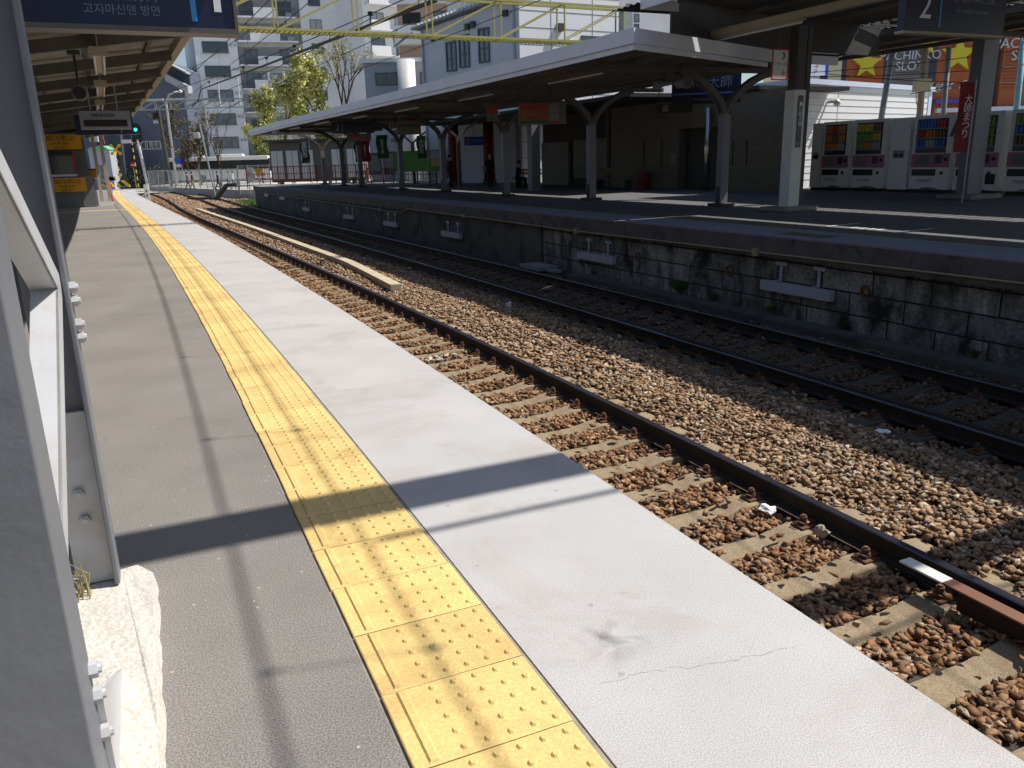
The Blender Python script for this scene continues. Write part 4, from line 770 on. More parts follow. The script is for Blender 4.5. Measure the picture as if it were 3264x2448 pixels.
o, w, h = hung('blue_sign','royal blue sign with an orange figure between the red pillars','sign',1481,436,1541,464,43.5,mat('royal_blue','#2430a0',.5,.08,3),.1,.08); b=MB(); b.box(w*.12,w*.26,-.006,-.001,h*.15,h*.85); b.build('orange_figure', mo, o); text('川崎大師', h*.36, mdl, o, FACE(w*.63,-.004,h*.5)); b=MB(); b.tube([(w*.5,.04,h),(w*.5,.04,h+.9)],.015,5); b.build('hanger', m_dsteel, o)
# speakers under the canopy
def horn(u, v, Y, r, lab, face):
    o = thing('loudspeaker', lab, 'loudspeaker', None, None, loc=px(u,v,Y), rot=face); b = MB(); b.tube([(0,-.16,0),(0,0,0),(0,.1,0),(0,.3,0)],[r,r*.8,r*.5,r*.35],16); b.build('horn', m_gsteel, o, smooth=True); b = MB(); b.tube([(0,-.166,0),(0,-.162,0)],[r*.85,r*.85],16); b.build('mouth', mat('speaker_mouth','#52585a',.7,.1,5), o); b = MB(); b.tube([(0,.1,.05),(0,.1,.45)],.015,5); b.build('hanger', m_dsteel, o)
horn(2178,262,20.5,.16,'pair mate: large grey horn loudspeaker with its mouth towards the camera'.replace('pair mate: ',''),.5); horn(2105,268,21.5,.13,'smaller pale loudspeaker left of the large grey horn under the canopy',-2.2); horn(1258,398,38,.19,'pale round loudspeaker beside the white hanging sign far along the platform',-.6); horn(1285,390,38,.22,'dark round loudspeaker touching the white hanging sign far along the platform',.1)
# square post and benches
o = thing('square_post','plain grey square post behind the canopy posts','post',None,None,loc=W(31.7,14.5,0),rot=th(31.7)); b=MB(); b.box(-.2,.2,-.2,.2,0,3.3); b.build('shaft', m_post, o, bevel=.01); b=MB(); b.box(-.23,.23,-.23,.23,0,.06); b.build('foot', m_conc, o)
def bench(s, d, L, lab):
    o = thing('bench', lab, 'bench', None, None, loc=W(s,d,0), rot=back_frame(s,d)); b=MB()
    for y in (0,.13,.26): b.box(-L/2,L/2,y,y+.1,.40,.44)
    b.build('seat', mat('bench_wood','#6d5a45',.7,.2,6), o); b=MB()
    for z in (.6,.75): b.box(-L/2,L/2,.40,.43,z,z+.1)
    b.build('backrest', mat('bench_wood','#6d5a45',.7,.2,6), o)
    for x in (-L*.4,L*.4): b=MB(); b.box(x-.03,x+.03,.02,.36,.0,.40).box(x-.03,x+.03,.432,.46,.0,.85); b.build('leg', m_dsteel, o)
bench(29.2,16.6,2.6,'dark empty bench by the tiled wall between the posts'); bench(35.1,15.75,2.0,'bench under the person seated in the shade'); bench(55.5,13.5,2.4,'bench by the red fence at the far end of the platform')
# vending machines --------------------------------------------------
m_vm = mat('machine_white','#ebe8e1',.45,.04,2); m_pink = mat('machine_pink','#b56a8c',.5,.06,3); m_mag = mat('pasmo_pink','#b03a68',.5,0)
cans = [mat('can_%s'%n, c, .35, .35, 9) for n,c in (('orange','#d0803a'),('red','#b84438'),('blue','#3f74c0'),('green','#7a9a3c'),('yellow','#cdb43c'),('brown','#7d5a3c'),('white','#a5a8a8'))]
m_vwin = mat('machine_window','#32353a',.25,.15,2); m_slot = mat('machine_slot','#1d1e20',.35,.1,3)
def machine(s0, s1, lab, pal, gap=True, H=2.22):
    w = s0-s1; o = thing('vending_machine', lab, 'vending machine', None, None, loc=W(s0,20.12,0), rot=back_frame((s0+s1)/2,20), group=None)
    b=MB(); b.box(0,w,0,.75,.1,H); b.build('cabinet', m_vm, o, bevel=.012); b=MB(); b.box(.05,w-.05,.05,.7,0,.098); b.build('plinth', m_black, o)
    b=MB(); b.prism([(w*.25,.11),(w*.8,.11),(w*.68,.155),(w*.5,.17),(w*.36,.155)], -.004,.0, FACE(0,0,0)); b.build('floor_grille', m_black, o)
    b=MB(); b.box(w*.09,w*.86,-.006,-.001,1.15,H-.1); b.build('display_window', m_vwin, o)
    for r in range(3):
        z = H-.36-r*.27; n = 9
        for k in range(len(pal[r])):
            b=MB(); q0=int(n*k/len(pal[r])); q1=int(n*(k+1)/len(pal[r]))
            for j in range(q0,q1):
                x = w*.12+(w*.71)*(j+.5)/n; rr = w*.028; b.tube([(x,-.03,z),(x,-.03,z+.19),(x,-.03,z+.215)],[rr*1.12,rr*1.12,rr*.6],8)
            b.build('drink_row', cans[pal[r][k]], o)
        b=MB(); b.box(w*.1,w*.85,-.05,-.007,z-.035,z-.004); b.build('button_strip', m_gsteel, o)
    b=MB(); b.box(w*.02,w*.98,-.008,-.001,.74,1.13); b.build('pink_panel', m_pink, o); b=MB(); b.box(w*.12,w*.46,-.012,-.009,.80,1.08); b.build('price_card', m_cream, o); b=MB(); b.box(w*.62,w*.78,-.02,-.009,.86,1.08); b.build('coin_panel', m_slot, o); b=MB(); b.box(w*.84,w*.92,-.02,-.009,.92,1.02); b.build('card_reader', m_black, o)
    b=MB(); b.box(w*.05,w*.66,-.012,-.001,.5,.69); b.build('delivery_slot', m_slot, o, bevel=.004); b=MB(); b.tube([(w*.81,-.02,.58),(w*.81,.0,.58)],.05,14); b.build('coin_return', m_slot, o)
    text('PASMO', .13, m_mag, o, FACE(w*.38,-.005,.35), sx=1.25)
    return o
machine(21.62,20.47,'leftmost vending machine with orange drink rows beside the bin with two holes',((0,1,0),(0,5,0),(0,0,6)))
machine(20.36,19.08,'vending machine with yellow and green drink rows, second from the left',((4,4,5),(3,3,4),(3,0,6)))
machine(18.22,16.9,'vending machine with blue drink rows beside the tall post, right of the grey cabinet',((2,2,1),(1,0,5),(2,6,2)))
o = machine(16.80,15.48,'vending machine with two square black hatches half hidden by the tall post',((3,4,3),(5,4,3),(2,4,3)))
b=MB(); b.box(.16,.44,-.014,-.0125,.28,.56).box(.98,1.26,-.014,-.0125,.28,.56); b.build('hatch', m_black, o)
machine(15.34,13.9,'rightmost vending machine with dark green and blue drinks cut by the picture edge',((3,2,5),(2,5,5),(5,3,5)))
def bin_cab(s0,s1,lab):
    w=s0-s1; o = thing('recycling_cabinet', lab, 'bin', None, None, loc=W(s0,20.12,0), rot=back_frame((s0+s1)/2,20)); b=MB(); b.box(0,w,0,.7,.08,2.20); b.build('cabinet', m_vm, o, bevel=.012); b=MB(); b.box(w*.18,w*.78,-.006,-.001,1.02,1.25); b.build('hole_plate', m_gsteel, o)
    for x in (.36,.62): b=MB(); b.tube([(w*x,-.012,1.1),(w*x,-.004,1.1)],.06,14); b.build('hole', m_black, o)
    b=MB(); b.box(.03,w-.03,.05,.65,0,.078); b.build('plinth', m_black, o)
bin_cab(22.08,21.66,'narrow recycling cabinet with two round holes left of the vending machines'); bin_cab(18.98,18.30,'recycling cabinet with two round holes between two vending machines')
# banners
def banner(u, v0, v1, Y, w, mp, lab, txt, turn=0.0, wave=.06, tm=None):
    A = px(u,v1,Y); h = px(u,v0,Y).z-A.z; o = thing('banner', lab, 'banner', None, None, loc=A, rot=turn); b=MB(); n=10; vs=[]
    for i in range(n+1):
        z=h*i/n; q=wave*math.sin(i*.7); vs += [(-w/2+q*.6,q,z),(w/2+q*.6+.02*math.sin(i),q*1.3+.01,z)]
    b.add(vs,[(2*i,2*i+1,2*i+3,2*i+2) for i in range(n)]+[(2*i+2,2*i+3,2*i+1,2*i) for i in range(0)]); f=b.build('cloth', mp, o); sd=f.modifiers.new('s','SOLIDIFY'); sd.thickness=.006
    b=MB(); b.tube([(w/2+.05,.03,-A.z),(w/2+.05,.03,h+.05)],.014,6); b.build('pole', m_galv, o)
    if txt: text('\n'.join(txt), h/len(txt)*.72, tm or m_txt, o, FACE(0,-wave*1.4-.01,h*.5))
    return o
m_bred = mat('banner_red','#84101c',.7,.12,3); m_bgrn = mat('banner_green','#165a30',.7,.12,3); m_bblk = mat('banner_black','#141414',.7,.1,3); m_dgreen = mat('cloth_green','#16291f',.8,.2,4)
o = banner(3060,262,485,19.8,.38,m_bred,'red banner with white characters tied to the tall post by the vending machines','大師まつり',.2,.05)
b=MB(); b.add([(-.28,-.05,.35),(-.42,-.1,.36),(-.2,-.1,.95)],[(0,1,2)]); b.add([(-.28,-.06,.35),(-.42,-.11,.36),(-.2,-.11,.95)],[(2,1,0)]); b.build('green_tail', m_dgreen, o)
banner(1221,430,505,47,.62,m_bgrn,'green banner with white characters beside a canopy post','風鈴市大師',.1); banner(1345,432,505,48,.5,m_bgrn,'dark green leaning banner nearer the red pillars','大師市',.1)
banner(1166,448,515,52,.6,m_bred,'red banner beside a black one at the far end of the platform','大師まつり',.1); banner(1146,450,516,52.5,.5,m_bblk,'black banner touching the red one at the far end','風鈴',.1); banner(975,440,520,58,.55,m_bblk,'black banner beside a canopy post by the white panels','風鈴市',.1)
m_redp = mat('pillar_red','#701a1a',.6,.12,3)
# red pillars (gate)
for u,lab in ((1452,'left red pillar of the station gate'),(1562,'right red pillar of the station gate, behind the standing person')):
    p = px(u,592,46); o = thing('red_pillar',lab,'pillar',None,None,loc=(p.x,p.y,0),rot=.1); b=MB(); b.tube([(0,0,0),(0,0,3.3)],[.33,.28],14); b.build('shaft', m_redp, o, smooth=True); b=MB(); b.tube([(0,0,0),(0,0,.25)],[.4,.38],14); b.build('base', m_conc_d, o)
# inner Y column beyond
for (u,Y,lab) in ((1466,42,'slim Y-shaped post between the red pillar and the blue sign'),(1322,52,'slim Y-shaped post behind the green board')):
    p = px(u,590,Y); o = thing('canopy_post',lab,'post',None,None,loc=(p.x,p.y,0),rot=.35); b=MB(); b.box(-.09,.09,-.09,.09,0,2.5); b.build('shaft', m_arm, o)
    for sg in (-1,1): b=MB(); b.bar((0,0,2.4),(sg*.5,0,2.85),.1,.1).bar((sg*.5,0,2.85),(sg*1.1,0,3.2),.1,.1); b.build('arm', m_arm, o)
m_redd = mat('shaded_red_paint','#6b2322',.6,.15,4)  # railing red darkened, shade put into the paint colour
# green board, red fences, white panels at the far end
def red_fence(A, B, lab, h=1.1, nb=18, solid=False):
    A=Vector(A);B=Vector(B); t=(B-A); L=t.length; o=thing('red_fence',lab,'fence',None,None,loc=A,rot=math.atan2(t.y,t.x)); b=MB(); b.box(0,L,-.03,.03,h-.06,h).box(0,L,-.025,.025,.12,.17).box(0,L,-.02,.02,h*.55,h*.55+.04); b.build('rails', m_redd, o)
    b=MB()
    for i in range(nb+1): b.box(L*i/nb-.012,L*i/nb+.012,-.012,.012,.17,h-.06)
    b.build('balusters', m_redd, o)
    for i in range(0,nb+1,6): b=MB(); b.box(L*i/nb-.035,L*i/nb+.035,-.035,.035,0,h+.03); b.build('post', m_redd, o)
    return o
P = lambda u,Y: Vector((px(u,590,Y).x, Y, 0))
red_fence(P(790,66),P(1010,64),'far length of red railing at the end of the shaded platform',1.25,26); red_fence(P(1012,64),P(1172,58),'red railing in front of the white panels',1.25,30); red_fence(P(1175,57),P(1392,50),'low red railing below the green board',1.0,24)
wp = thing('panelled_hut','low hut with pale panels behind the red railing at the far platform end','hut',None,None,loc=P(868,68),rot=-.12)
b=MB(); L=(P(1140,66)-P(868,68)).length; b.box(0,L,.06,2.6,0,3.1); b.build('wall', m_arm, wp)
for i in range(6):
    x0=L*i/6+.14; 
    if i==3: continue
    for j in range(2): b=MB(); b.box(x0+j*(L/12-.12),x0+j*(L/12-.12)+L/12-.16,0,.055,.25,2.45); b.build('panel', mat('panel_white','#d3d4d2',.6,.05,2), wp)
b=MB(); b.box(-.3,L+.3,-.5,3,3.12,3.3); b.build('roof', m_dsteel, wp)
o = thing('green_board','dark green site board with posters above the low red railing','board',None,None,loc=P(1262,51)+Vector((0,0,.75)),rot=math.atan2(-1.2,3)); w=3.1; b=MB(); b.box(0,w,0,.05,0,1.15); b.build('panel', m_green, o); b=MB(); b.box(w*.58,w*.8,-.01,-.001,.68,1.12); b.build('poster', mgr, o); b=MB(); b.box(w*.8,w*.99,-.01,-.001,.72,1.14); b.build('poster', mat('poster_blue','#aeb9cc',.6,.2,8), o); b=MB(); b.box(w*.8,w*.99,-.01,-.001,.28,.68); b.build('poster', mat('poster_yellow','#bfae6a',.6,.15,8), o)
b=MB(); b.box(.05,.11,.055,.115,-.75,1.1).box(w-.11,w-.05,.055,.115,-.75,1.1); b.build('legs', m_white, o); b=MB(); b.box(-.02,w+.02,-.02,.07,1.15,1.2); b.build('cap_rail', mat('timber','#8d7355',.8,.2,5), o)
o = thing('notice_stand','glazed notice stand with white sheets at the end of the red railing','notice board',None,None,loc=P(1178,55),rot=.0); b=MB(); b.box(0,.9,0,.12,.6,1.95).box(1.0,1.75,0,.12,.55,2.0); b.build('case', mat('notice_case','#77746f',.6,.15,3), o); b=MB(); b.box(.08,.8,-.006,-.001,.8,1.8).box(1.08,1.66,-.006,-.001,.9,1.85); b.build('sheet', mat('sheet','#a7a6a2',.7,.12,9), o); b=MB(); b.box(.1,.16,.02,.1,0,.6).box(1.55,1.61,.02,.1,0,.55); b.build('leg', m_dsteel, o)
o = thing('poster_stand','white poster stand left of the left red pillar','notice board',None,None,loc=P(1414,48),rot=.1); b=MB(); b.box(0,.32,0,.05,.3,1.4); b.build('sheet', m_cream, o); b=MB(); b.box(.03,.29,-.006,-.001,1.1,1.18).box(.03,.29,-.006,-.001,.5,.6); b.build('coloured_band', mr, o); b=MB(); b.box(.1,.2,.06,.12,0,1.3); b.build('stand', m_dsteel, o)
o = thing('ticket_office','bright ticket counter with lit ceiling strips behind the green board','counter',None,None,loc=P(1255,60),rot=-.1); b=MB(); b.box(0,5.2,1.5,1.7,0,2.7).box(2.0,3.4,.6,1.4,1.0,2.0).box(0,5.2,0,.08,2.72,2.95); b.build('wall', mat('pale_wall','#77746d',.7,.05,2), o)
b=MB(); b.box(3.5,4.6,.5,.7,2.05,2.15); b.build('lit_strip', mat('lit_tube','#f4f4ea',.5,0,emit=1.6), o)
# ================================================================== PEOPLE
m_skin = mat('skin','#b98a6c',.6,.06,8); m_hair = mat('hair','#15110f',.7,.2,30); m_eye = mat('eye_dark','#1a1412',.4,0)
def person(lab, loc, rot, pose='stand', top='#1d1c20', legs='#1a1a1e', bag=None, hgt=1.66, lean=0.0, group=None):
    root = thing('person', lab, 'person', None, None, loc=loc, rot=rot, group=group)
    V=[];E=[];R=[];C=[]
    def v(p,r,c,par=None):
        V.append(p);R.append(r);C.append(c);i=len(V)-1
        if par is not None: E.append((par,i))
        return i
    k=hgt/1.66; sit = pose=='sit'
    hip=.47 if sit else .86
    pel=v((0,0,hip),.125,1); wst=v((0,-.01-lean*.1,hip+.17),.118,0,pel); ch=v((0,-.02-lean*.22,hip+.36),.135,0,wst); nk=v((0,-.02-lean*.3,hip+.53),.058,2,ch); 
    jaw=v((0,-.045-lean*.34,hip+.60),.062,2,nk); hd=v((0,-.03-lean*.36,hip+.685),.088,2,jaw); v((0,-.015-lean*.36,hip+.745),.07,2,hd); v((0,-.125-lean*.36,hip+.655),.012,2,hd)
    for sg in (-1,1):
        sh=v((sg*.165,-.01-lean*.25,hip+.475),.058,0,ch)
        if pose=='hold' or sit: el=v((sg*.22,-.04-lean*.2,hip+.23),.045,0,sh); wr=v((sg*.12,-.25-lean*.2,hip+.22),.032,0,el); dirn=Vector((-sg*.35,-1,0))
        else: el=v((sg*.225,.01,hip+.21),.045,0,sh); wr=v((sg*.23,-.04,hip-.02),.031,0,el); dirn=Vector((0,-.2,-1))
        dirn.normalize(); o3=Vector(V[wr]); pm=v(tuple(o3+dirn*.06),.030,2,wr); s_=dirn.cross(Vector((sg,0,0) if abs(dirn.z)>.5 else (0,0,1))).normalized()
        for f in range(4):
            b0=v(tuple(o3+dirn*.085+s_*(f-1.5)*.019),.010,2,pm); v(tuple(o3+dirn*(.085+(.045,.055,.05,.038)[f])+s_*(f-1.5)*.02+Vector((-sg*.012,0,0))),.008,2,b0)
        t0=v(tuple(o3+dirn*.045+s_*-.036),.011,2,pm); v(tuple(o3+dirn*.085+s_*-.052),.009,2,t0)
        hp=v((sg*.085,0,hip-.04),.095,1,pel)
        if sit: kn=v((sg*.11,-.42,.47),.062,1,hp); an=v((sg*.11,-.40,.09),.042,1,kn)
        elif pose=='walk': kn=v((sg*.085,-.12*sg-.02,.46),.06,1,hp); an=v((sg*.085,-.22*sg+.08,.09),.042,1,kn)
        else: kn=v((sg*.09,-.02,.46),.062,1,hp); an=v((sg*.095,.01,.085),.044,1,kn)
        a=V[an]; v((a[0]+sg*.01,a[1]-.17,.035),.035,3,an); v((a[0],a[1]+.05,.04),.035,3,an)
    me=bpy.data.meshes.new('pb'); me.from_pydata([tuple(c*k for c in p) for p in V],E,[]); o=bpy.data.objects.new('pb',me); COL.objects.link(o)
    m=o.modifiers.new('skin','SKIN'); m.use_smooth_shade=True
    for i,r in enumerate(R): me.skin_vertices[0].data[i].radius=(r*k*(1.18 if C[i]<2 and r>.11 else 1),r*k*(.8 if C[i]<2 and r>.11 else 1)); me.skin_vertices[0].data[i].use_root=(i==0)
    sb=o.modifiers.new('sub','SUBSURF'); sb.levels=1; sb.render_levels=1
    bpy.context.view_layer.update(); nm=bpy.data.meshes.new_from_object(o.evaluated_get(bpy.context.evaluated_depsgraph_get())); bpy.data.objects.remove(o,do_unlink=True)
    nm.materials.clear()
    for mm in (mat('cloth_'+top,top,.85,.12,12), mat('cloth_'+legs,legs,.85,.12,12), m_skin, m_black): nm.materials.append(mm)
    segs=[(np.array(V[a])*k,np.array(V[b])*k,C[b]) for a,b in E]
    for pl in nm.polygons:
        c=np.array(pl.center); best=9;bc=0
        for a,b,cc in segs:
            ab=b-a; t=np.clip(((c-a)@ab)/max(1e-9,ab@ab),0,1); dd=np.linalg.norm(c-a-ab*t)
            if dd<best: best=dd;bc=cc
        pl.material_index=bc; pl.use_smooth=True
    body=bpy.data.objects.new('body',nm); COL.objects.link(body); body.parent=root
    hz=(hip+.70)*k; hy=(-.025-lean*.36)*k
    bm=bmesh.new(); bmesh.ops.create_uvsphere(bm,u_segments=14,v_segments=9,radius=.108*k)
    for q in list(bm.verts):
        if q.co.z<-.03*k and q.co.y<.02*k or q.co.z<-.085*k or (q.co.y<-.07*k and q.co.z<.035*k): bm.verts.remove(q)
    bmesh.ops.translate(bm,verts=bm.verts,vec=(0,hy+.008,hz+.012)); hm=bpy.data.meshes.new('hair'); bm.to_mesh(hm); bm.free(); hm.materials.append(m_hair); h=bpy.data.objects.new('hair',hm); COL.objects.link(h); h.parent=root
    b=MB()
    for sg in (-1,1): b.tube([(sg*.033*k,hy-.078*k,hz-.01*k),(sg*.033*k,hy-.088*k,hz-.01*k)],.011*k,6); 
    b.tube([(-.025*k,hy-.083*k,hz-.085*k),(.025*k,hy-.083*k,hz-.085*k)],.006*k,5); b.build('face', m_eye, root)
    if bag: 
        b=MB(); x,y,z=bag; b.box(x-.05,x+.06,y-.16,y+.16,z,z+.28); g=b.build('bag', m_black, root, bevel=.03)
    return root
def foot(u,v,z=0): p=hit_z(u,v,z); return Vector((p.x,p.y,z))
person('standing person in dark clothes by the left red pillar, holding something up', foot(1437,597), 1.9, 'hold', '#17161a','#131216', (.2,.08,.78), 1.62)
person('person in a long dark coat standing beside a canopy post with a shoulder bag', foot(1563,598), .6, 'stand', '#121114','#101014', (-.26,0,.75), 1.68)
person('person sitting on a bench in the shade, bent forward', W(35.3,15.55,0), th(34.9)+.7, 'sit', '#131216','#111115', None, 1.62, .25)

# ================================================================== BEYOND THE PLATFORMS
GZ=-1.2
def at_ground(u, Y, z=-1.2): p=px(u,600,Y); return Vector((p.x,Y,z))
m_road = mat('road','#8d8b88',.9,.15,.6,.2,60,dirt='#6e6a66',damt=.3)
b=MB(); b.add([(-140,99,GZ+.03),(30,99,GZ+.03),(60,400,GZ+.03),(-300,400,GZ+.03)],[(0,1,2,3)]); b.build('road', m_road, kind='structure')
GP=-.66; G2=-.85
fl=[at_ground(478,101),at_ground(640,82),at_ground(762,74),at_ground(864,72)]
b=MB(); Q=[(p.x,p.y) for p in fl]+[(10,72),(45,80),(60,300),(-70,300)]; b.prism(Q,GZ-.3,GP,None); b.build('plaza', mat('plaza_paving','#b5b0a6',.9,.1,.4,.2,30), kind='structure')
b=MB(); q=[W(98.5,-8,GZ+.05),W(98.5,14,GZ+.05),W(116,14,GZ+.05),W(116,-8,GZ+.05)]; b.add(q,[(0,1,2,3)]); b.build('crossing_deck', mat('crossing_concrete','#b4aea3',.9,.15,1,.2,40), kind='structure')
m_grass = mat('grass','#5f7a2f',.9,.35,3)
b=MB(); q=[W(60.8,7.9,-1.3),W(58,7.3,-1.32),W(66,7.4,-1.32),W(72,9,-1.3),W(72,13,-1.28),W(61.6,13,-1.28)]; b.add(q,[tuple(range(6))]); b.build('grass_verge', mat('verge_soil','#6f6a4a',.95,.3,2), kind='structure')
b=MB()
for _ in range(2600):
    p=W(random.uniform(61,67),random.gauss(8.6,.8),-1.3); h=random.uniform(.1,.32); a=random.uniform(0,2*PI); t=Vector((math.cos(a),math.sin(a),0)); b.add([p-t*.02,p+t*.02,p+Vector((random.uniform(-.08,.08),random.uniform(-.08,.08),h))],[(0,1,2)])
o=b.build('grass', m_grass); o['kind']='stuff'
# crossing equipment
m_stripe = bpy.data.materials.new('hazard_stripes'); m_stripe.use_nodes=True
def _st():
    nt=m_stripe.node_tree; b=nt.nodes['Principled BSDF']; b.inputs['Roughness'].default_value=.5; tc=_n(nt,'ShaderNodeTexCoord'); w=_n(nt,'ShaderNodeTexWave',Scale=.55,Distortion=0.0); w.wave_profile='SAW'; w.bands_direction='DIAGONAL'; nt.links.new(tc.outputs['Object'],w.inputs['Vector']); g=_n(nt,'ShaderNodeMath',operation='GREATER_THAN'); g.inputs[1].default_value=.5; nt.links.new(w.outputs['Fac'],g.inputs[0]); b.inputs['Base Color'].default_value=lin('#e3b400'); basemix(m_stripe,g.outputs[0],'#141312')
_st()
def striped_pole(b, x, y, z0, z1, r, n=7):
    for i in range(n): b.tube([(x,y,z0+(z1-z0)*i/n),(x,y,z0+(z1-z0)*(i+1)/n)],r,8,mi=i%2)
ym=[m_yel,m_black]
def crossing_signal(u,Y,H,lab,cross=True):
    o=thing('crossing_signal',lab,'crossing signal',None,None,loc=at_ground(u,Y,G2),rot=.2); b=MB(); striped_pole(b,0,0,0,H,.07,9); b.build('pole',ym,o)
    if cross:
        b=MB()
        for a in (PI/4,-PI/4):
            M_=Matrix.Translation((0,-.1,H+.1))@Matrix.Rotation(a,4,'Y'); b.box(-.75,.75,-.02 if a>0 else -.045,.01 if a>0 else -.021,-.09,.09,M=M_)
        b.build('crossbuck',m_yel,o)
        for sx in (-1,1):
            for sz in (-1,1): b=MB(); b.tube([(sx*.5,-.16,H+.1+sz*.5),(sx*.5,-.1,H+.1+sz*.5)],.2,14); b.build('round_end',m_yel,o)
        for z in (H-1.0,H-1.75): b=MB(); b.tube([(.22,-.12,z),(.22,-.02,z)],.2,14); b.build('lamp_hood',m_black,o)
        b=MB(); b.box(-.1,.32,-.02,.02,H-1.42,H-1.34); b.build('lamp_arm',m_dsteel,o)
    b=MB(); b.box(-.2,.22,-.1,.1,1.35,1.75); b.build('notice_box',m_yel,o); b=MB(); b.box(-.18,.2,-.112,-.102,1.36,1.5); b.build('notice_plate',m_white,o); return o
crossing_signal(388,112,4.7,'yellow level crossing signal with a crossbuck and two hooded lamps')
def pole_thing(name,lab,cat,u,Y,H,r,mt,striped=False,z=-.9,lean=0):
    o=thing(name,lab,cat,None,None,loc=at_ground(u,Y,z),rot=0); b=MB()
    if striped: striped_pole(b,0,0,0,H,r,14); b.build('pole',ym,o)
    else: b.tube([(0,0,0),(lean,0,H)],[r,r*.75],10); b.build('pole',mt,o,smooth=True)
    return o
pole_thing('barrier_pole','raised yellow and black barrier pole left of the dark tower corner','barrier pole',336,114,7.0,.08,None,True); pole_thing('barrier_pole','raised yellow and black barrier pole nearest the ticket booth','barrier pole',318,108,5.4,.08,None,True); pole_thing('barrier_pole','raised yellow and black barrier pole beside the green railway signal','barrier pole',442,109,6.2,.08,None,True)
o=pole_thing('red_pole','thin leaning red pole behind the crossing signal','pole',366,116,7.5,.07,m_red,lean=-.6)
def hump(u0,u1,v1,Y,H,lab):
    A=at_ground(u0,Y,-.8);w=at_ground(u1,Y).x-A.x; o=thing('crossing_guard',lab,'guard',None,None,loc=A,rot=.05); n=12; poly=[(w,0)]+[(w/2+w/2*math.cos(PI*i/n),H*.35+H*.65*math.sin(PI*i/n)) for i in range(n+1)]+[(0,0)]; b=MB(); b.prism(poly,-.15,.15,Matrix.Rotation(PI/2,4,'X')); b.build('guard_plate',m_stripe,o,bevel=.02); b=MB(); b.box(.05,w-.05,-.3,-.16,0,.12); b.build('foot',m_conc,o)
hump(376,415,592,108,.85,'large rounded yellow and black striped guard at the level crossing'); hump(328,362,592,109,.6,'small yellow and black striped guard by the crossing nearest the platform end'); 
o=thing('crossing_arrow','yellow and black striped chevron board behind the guards','board',None,None,loc=at_ground(340,112,-.8),rot=0); b=MB(); b.box(0,1.4,0,.08,.8,1.3); b.build('panel',m_stripe,o); b=MB(); b.box(.15,.22,.09,.15,0,1.4).box(.75,.82,.09,.15,0,1.4); b.build('leg',m_dsteel,o)
def round_sign(u,v,Y,r,m1,m2,lab,bar=None,plate=None):
    p=px(u,v,Y); o=thing('road_sign',lab,'road sign',None,None,loc=Vector((p.x,Y,GZ)),rot=.1); z=p.z-GZ; b=MB(); b.tube([(0,-.03,z),(0,0,z)],r,20); b.build('disc',m1,o); b=MB(); b.tube([(0,-.036,z),(0,-.031,z)],r*.72,20); b.build('inner_disc',m2,o)
    if bar: b=MB(); b.box(-r*.6,r*.6,-.044,-.037,z-r*.15,z+r*.15); b.build('bar',bar,o)
    if plate: b=MB(); b.box(-r*.8,r*.8,-.03,0,z-r*2.1,z-r*1.15); b.build('plate',m_white,o)
    b=MB(); b.tube([(0,.04,0),(0,.04,z+r)],.035,8); b.build('pole',m_galv,o)
round_sign(424,526,112,.42,m_red,m_red,'red no-entry sign with a white bar on a thin pole',m_white)
round_sign(566,511,95,.36,mat('sign_blue','#2a63c4',.4,.05),mat('sign_blue','#2a63c4',.4,.05),'small blue round sign with a white plate beside the street lamp',None,True); round_sign(577,511,96,.5,m_red,mat('sign_indigo','#2b2f9c',.4,.05),'no-parking sign, blue disc with a red rim beside the street lamp')
# railway colour-light signal
o=thing('railway_signal','railway signal with a green light on a white pole at the crossing','signal',None,None,loc=at_ground(470,98),rot=.15); z=px(456,425,98).z-GZ
b=MB(); b.tube([(.1,0,0),(-.3,0,z-.7)],.15,10); b.build('pole',m_white,o); b=MB(); C_=[(math.cos(a*PI/10)*.52,math.sin(a*PI/10)*.52) for a in range(0,11)]; poly=[(p[0],p[1]+.45) for p in C_]+[(-p[0],-p[1]-.45) for p in C_]; b.prism([(p[0]*1.2-.35,p[1]*1.2+z) for p in poly],.0,.1,Matrix.Rotation(PI/2,4,'X')); b.build('backboard',m_black,o)
b=MB(); b.tube([(-.35,-.14,z+.42),(-.35,-.11,z+.42)],.2,16); b.build('green_light',mat('green_light','#27e0b0',.3,0,emit=1.5),o); b=MB(); b.tube([(-.35,-.13,z-.4),(-.35,-.11,z-.4)],.2,14); b.build('dark_lens',mat('dark_lens','#16281f',.3,0),o)
b=MB(); b.box(-.95,.1,-.12,.35,z-1.05,z-.98).box(-.95,-.9,-.12,-.08,z-.98,z-.1).box(-.9,.1,-.12,-.09,z-.1,z-.06); b.build('platform_cage',m_galv,o); b=MB(); b.box(-2.1,-1.1,-.1,.1,z-1.05,z-.65); b.build('relay_box',m_white,o); b=MB()
for i in range(14): b.box(-.2,.25,-.18,-.14,.4+i*.33,.43+i*.33)
b.build('ladder',m_galv,o)
